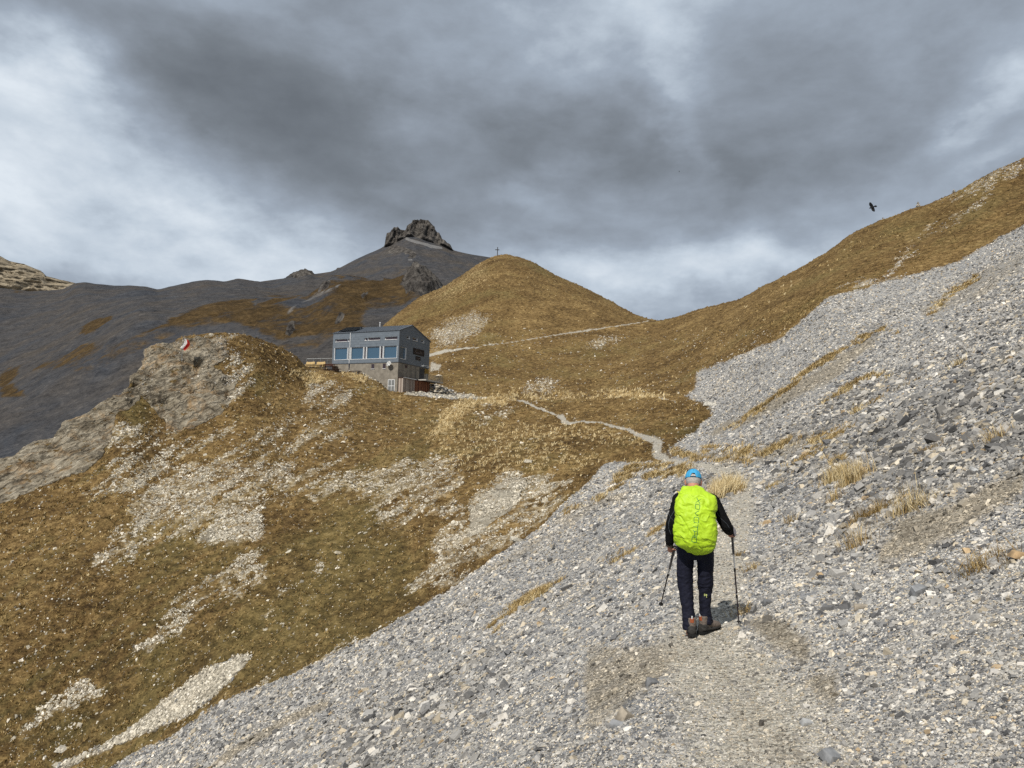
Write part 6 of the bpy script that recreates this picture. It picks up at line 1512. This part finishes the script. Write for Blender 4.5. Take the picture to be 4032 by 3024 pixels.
for ang, fr_, am, ph in ((.95, 9, .0085, 3), (-.60, 11, .0070, 8), (.15, 16, .0045, 12), (1.25, 20, .0028, 17)):
    s_ = Xc * math.cos(ang) + Zc * math.sin(ang); t_ = -Xc * math.sin(ang) + Zc * math.cos(ang)
    wr = wr + am * fbm(s_ * fr_ * .28 + ph + q1, t_ * fr_ + ph + q1 * 1.4, Yc * 4, octv=2, gain=.38, ridge=True)
band = np.exp(-((Zc - .96 - .03 * np.sin(Xc * 9)) / .012) ** 2) + .7 * np.exp(-((Zc - 1.03 + .12 * Xc) / .010) ** 2)
gath = np.clip((1.02 - Zc) / .1, 0, 1) * .0035 * fbm(np.repeat(th[None] * 7, NZ, 0), Zc * 8, octv=2, ridge=True)
fold = .010 * np.exp(-(((Xc - .10) * .9 + (Zc - 1.30) * .55) / .010) ** 2) * (Zc < 1.42) * (Zc > 1.18)
fold += -.010 * np.exp(-(((Xc + .12) * .85 + (Zc - 1.15) * .53) / .009) ** 2) * (Zc < 1.27) * (Zc > .96)
G = G + nn * (wr * 1.35 + gath - .006 * band + fold)[..., None]
vs = G.reshape(-1, 3); j, i = np.meshgrid(np.arange(NZ - 1), np.arange(NT_), indexing='ij'); a = j * NT_ + i; b2 = j * NT_ + (i + 1) % NT_
fq = np.stack([a, a + NT_, b2 + NT_, b2], -1).reshape(-1, 4)
caps_ = [np.arange(NT_), (NZ - 1) * NT_ + np.arange(NT_)[::-1]]
loops = np.concatenate([fq.ravel()] + caps_); tot = np.concatenate([np.full(len(fq), 4), [NT_, NT_]])
cover = mesh_np('rain_cover', vs, loops, tot, M_PACK, None, True, pack)
bc = on_mesh(cover)
def zT(x, y): return zz((x / 4.76 + 2700 - 2500) * 2.074, (y / 4.76 + 1950 - 1800) * 2.074)
LET = [[(203, 108), (258, 202)], [(278, 122), (188, 184)],
       [(190, 212), (245, 218), (258, 236), (250, 298), (236, 306), (188, 294), (178, 278), (182, 222), (190, 212)],
       [(242, 325), (172, 370), (226, 412)],
       [(170, 438), (230, 440), (238, 450), (238, 530), (230, 540), (164, 532), (157, 522), (160, 446), (170, 438)],
       [(226, 560), (218, 662)], [(150, 603), (222, 611)],
       [(212, 765), (218, 690), (208, 678), (180, 678), (172, 690), (170, 760)], [(146, 760), (212, 766)], [(146, 668), (174, 698)],
       [(134, 780), (202, 790), (206, 800), (200, 876), (190, 882), (126, 868), (120, 858), (128, 784), (134, 780)]]
for k, s_ in enumerate(LET): lay('cover_lettering', s_, bc, .0028, M_LOGO, cover, .0012, conv=zT, sub=5)
bm = bmesh.new(); tube(bm, [(-.05, -.10, 1.47), (-.05, -.07, 1.2), (-.05, -.07, .96)], [(.13, .05), (.16, .055), (.15, .05)], 20); bm_obj('pack_body', bm, M_DARKC, pack, True)
M_STR = simple('olive_strap', (.30, .28, .03), .7)
bm = bmesh.new(); tube(bm, [V3((*zz(352, 318)[:1], -.10, zz(352, 318)[1])), V3((zz(385, 352)[0], -.17, zz(385, 352)[1]))], [(.006, .003)] * 2, 8); bm_obj('strap', bm, simple('yellow_strap', (.6, .55, .05), .6), pack)
for s, shx in ((-1, -.185), (1, .085)):
    bm = bmesh.new(); tube(bm, [(shx, -.14, 1.42), (shx, -.06, 1.487), (shx + .01, .04, 1.47), (shx, .115, 1.38), (shx, .13, 1.25), (shx - .0, .08, 1.08)], [(.028, .007)] * 6, 10); bm_obj('shoulder_strap', bm, M_DARKC, pack)
bm = bmesh.new(); tube(bm, [(zz(648, 575)[0], -.16, zz(648, 575)[1]), (zz(655, 610)[0], -.17, zz(655, 610)[1]), (zz(660, 650)[0], -.16, zz(660, 650)[1])], [(.006, .004)] * 3, 8); bm_obj('strap', bm, simple('tan_strap', (.26, .20, .07), .7), pack)
bm = bmesh.new(); tube(bm, [(zz(640, 680)[0], -.13, zz(640, 680)[1]), (zz(650, 705)[0], -.14, zz(650, 705)[1])], [(.016, .014), (.012, .012)], 10); bm_obj('side_pocket', bm, M_STR, pack)
# ------------------------------------------------------------------ trekking poles
M_GRIP = simple('grey_foam_grip', (.13, .12, .115), .85, .12, 60, .2); M_SHAFT = simple('dark_shaft', (.022, .014, .018), .35, .1, 20, metal=.3); M_ALU = simple('silver_shaft', (.55, .55, .54), .3, .05, 20, metal=.8)
def pole(top, tip, lab, up_cut):
    top, tip = Matrix.Translation(HL) @ Matrix.Rotation(HY_, 4, 'Z') @ top, Matrix.Translation(HL) @ Matrix.Rotation(HY_, 4, 'Z') @ tip
    o = empty('trekking_pole', tip, 0, lab, 'trekking pole'); L = (top - tip).length; d = (top - tip) / L
    P_ = lambda t: d * (L * t)
    def seg(nm, t0, t1, r0, r1, mat, n=12):
        bm = bmesh.new(); tube(bm, [P_(t0), P_(t1)], [r0, r1], n); return bm_obj(nm, bm, mat, o, False)
    g = up_cut
    seg('tip', 0, .045, .003, .005, M_ALU); seg('lower_shaft', .035, .30, .006, .0065, M_SHAFT); seg('middle_shaft', .30, .56, .0075, .008, M_SHAFT); seg('upper_shaft', .56, g, .0085, .009, M_ALU)
    bm = bmesh.new(); tube(bm, [P_(.055), P_(.060), P_(.072)], [.008, .026, .012], 16); bm_obj('basket', bm, M_DARKC, o)
    for t in (.30, .555):
        bm = bmesh.new(); tube(bm, [P_(t - .015), P_(t), P_(t + .02)], [.0105, .0125, .0105], 12); bm_obj('clamp', bm, M_DARKC, o)
        bm = bmesh.new(); tube(bm, [P_(t + .021), P_(t + .030)], [.0098, .0098], 12); bm_obj('clamp_ring', bm, M_ALU, o)
    seg('foam_grip', g, .87, .0125, .0135, M_GRIP); bm = bmesh.new(); tube(bm, [P_(.87), P_(.9), P_(.95), P_(.985), P_(1.0)], [.0145, .016, .0165, .021, .014], 14); bm_obj('handle', bm, M_GRIP, o, True)
    return o
p1_ = pole(gl_top - dl * .02, lt, 'dark trekking pole swinging from the left hand of the hiker', .66)
p2_ = pole(gr_top - drr * .02, rt, 'dark trekking pole planted right of the hiker boots', .70)
bm = bmesh.new(); a = gr_top; tube(bm, [a + V3((.0, -.01, .015)), a + V3((.028, -.03, -.03)), a + V3((.036, -.035, -.085)), a + V3((.012, -.02, -.095))], [(.012, .004), (.016, .005), (.016, .005), (.010, .004)], 8)
w_s = bm_obj('wrist_strap', bm, simple('grey_strap', (.15, .145, .16), .8), p2_); w_s.matrix_parent_inverse = Matrix.Identity(4)
w_s.matrix_basis = Matrix.Translation(-(p2_.location)) @ Matrix.Translation(HL) @ Matrix.Rotation(HY_, 4, 'Z')
bm = bmesh.new(); a = gl_top - dl * .02; tube(bm, [a, a + V3((.030, -.02, .005)), a + V3((.045, -.01, -.055)), a + V3((.032, 0, -.105))], [(.004, .010)] * 4, 8)
w_s = bm_obj('wrist_strap', bm, M_DARKC, p1_); w_s.matrix_basis = Matrix.Translation(-(p1_.location)) @ Matrix.Translation(HL) @ Matrix.Rotation(HY_, 4, 'Z')
print('person', time.time() - T0)
# ------------------------------------------------------------------ cross, cairns, flag, birds
M_WOODD = simple('dark_cross_wood', (.045, .04, .038), .8, .2, 8)
q = sight(497.4, 255.2, 311); zc_ = q[2]
cr = empty('summit_cross', (q[0], q[1], zc_), .25, 'dark summit cross standing on top of the grassy hill', 'cross')
box('post', (-.13, .13, -.12, .12, -.4, 3.4), M_WOODD, cr); box('crossbeam', (-.85, .85, -.15, .15, 2.15, 2.39), M_WOODD, cr).rotation_euler = (0, -.06, 0)
def cairn(u, v, Y, h, lab, seed, w=.35):
    p = on_sight(u, v, Y); r = np.random.default_rng(seed); cs = []; k = 0; z = -.1
    while z < h:
        ww = w * (1 - .72 * z / h)
        for a in range(max(1, int(5 * ww / w))): cs.append((p.x + r.normal() * ww * .3, p.y + r.normal() * ww * .3, p.z + z))
        z += .09; k += 1
    c = np.array(cs); n = len(c); cc = stone_cols(n, 'mixed', seed) * .75
    fr_ = np.clip((c[:, 2] - p.z) / h, 0, 1)
    vv, f, cc = slabs(c, np.tile([[0, 0, 1.0]], (n, 1)), w * 1.5 * (1.05 - .6 * fr_), cc, seed + 1, tilt=.12, flat=(.3, .45), sink=.5)
    o = mesh_np('cairn', vv - np.array(p), f.ravel(), np.full(len(f), 4), M_STONE, cc); o.location = p
    tag(o, lab, 'cairn', 'cairns along the ridge')
cairn(918, 206.6, 173, 1.15, 'tallest cairn of piled stones on the right ridge skyline', 31, .34)
cairn(883, 219.5, 182, .50, 'small stubby cairn on the ridge below the flying black bird', 32, .28)
cairn(953.9, 191.8, 165, .55, 'small cairn uphill of the tall cairn', 33, .28)
cairn(976, 181.5, 160, .40, 'lowest cairn highest up the ridge near the right edge', 34, .22)
# flag on the rock knob
fp = on_sight(182.2, 352.5, 98.0)
fl = empty('flag', fp, .2, 'white and red flag hanging from a short pole on the rock knob', 'flag')
bm = bmesh.new(); tube(bm, [(0, 0, -1.2), (0, 0, 2.02)], .028, 8); bm_obj('flag_pole', bm, M_GREYW, fl)
M_FW = simple('white_flag_cloth', (.80, .78, .76), .7, .04); M_FR = simple('red_flag_cloth', (.62, .05, .04), .7, .08)
nx, ny = 14, 16; gridp = []
for a in range(ny + 1):
    t = a / ny; row = []
    for b_ in range(nx + 1):
        s = b_ / nx; x = .06 + s * (.62 + .12 * math.sin(t * 3)) - .30 * t * t * .9 + .10 * math.sin(t * 5) ; z = 1.9 - t * 1.35 - s * .30; y = .09 * math.sin(s * 6 + t * 3)
        row.append((x, y, z))
    gridp.append(row)
for nm, mt, s0_, s1_ in (('white_half', M_FW, 0, 8), ('red_half', M_FR, 8, nx)):
    bm = bmesh.new(); g = [[bm.verts.new(gridp[a][b_]) for b_ in range(s0_, s1_ + 1)] for a in range(ny + 1)]
    for a in range(ny):
        for b_ in range(s1_ - s0_): bm.faces.new((g[a][b_], g[a][b_ + 1], g[a + 1][b_ + 1], g[a + 1][b_]))
    bmesh.ops.solidify(bm, geom=bm.faces[:], thickness=.006); bm_obj(nm, bm, mt, fl, True)
bm = bmesh.new()
for (a, b_) in ((3, 4), (6, 3), (9, 4), (12, 2)):
    x, y, z = gridp[a][b_]; ellipsoid(bm, (x, y - .012, z), (.05, .008, .05), None, 8, 6)
bm_obj('flag_stars', bm, M_EDGE, fl)
# birds
M_BIRD = simple('black_feathers', (.006, .006, .007), .7, .1)
def bird(u, v, Y, scale, lab):
    c = Vector(sight(u, v, Y)); o = empty('bird', c, 0, lab, 'bird', None)
    k = Y / F * scale / 3.9375 / 11.9; dirv = c.normalized()
    rt_ = RM @ Vector((1, 0, 0)); up_ = RM @ Vector((0, 1, 0)); bk = RM @ Vector((0, 0, 1))
    pt = lambda x, y, d=0: rt_ * ((x - 630) * k) - up_ * ((y - 470) * k) + bk * d
    bm = bmesh.new(); tube(bm, [pt(480, 505), pt(515, 492), pt(560, 480), pt(620, 462), pt(690, 430), pt(730, 412)], [8 * k, 26 * k, 38 * k, 60 * k, 36 * k, 18 * k], 12); bm_obj('body', bm, M_BIRD, o, True)
    def lens(nm, pts, d0):
        bm = bmesh.new(); cen = pt(sum(p[0] for p in pts) / len(pts), sum(p[1] for p in pts) / len(pts)); r0 = [bm.verts.new(pt(x, y, d0 * max(0, (abs(y - 460) - 60)) * k)) for x, y in pts]
        tf = bm.verts.new(cen + bk * (12 * k + d0 * 60 * k)); tb = bm.verts.new(cen - bk * 6 * k + bk * d0 * 60 * k)
        for i in range(len(r0)): bm.faces.new((r0[i], r0[(i + 1) % len(r0)], tf)); bm.faces.new((r0[(i + 1) % len(r0)], r0[i], tb))
        bm_obj(nm, bm, M_BIRD, o)
    lens('wing', [(540, 470), (535, 430), (490, 380), (465, 330), (465, 250), (495, 218), (545, 235), (600, 285), (650, 340), (680, 400), (660, 450)], .25)
    lens('wing', [(575, 480), (580, 560), (605, 625), (650, 662), (700, 678), (742, 660), (745, 560), (720, 460), (660, 440)], .25)
    lens('tail', [(690, 410), (740, 370), (790, 360), (835, 370), (855, 410), (845, 440), (800, 450), (720, 440)], 0)
    return o
bird(872.3, 207.6, 60, 1.0, 'black mountain crow gliding above the right ridge')
bird(679.2, 171.5, 420, .13, 'tiny distant black bird high in the sky')
print('done', time.time() - T0)
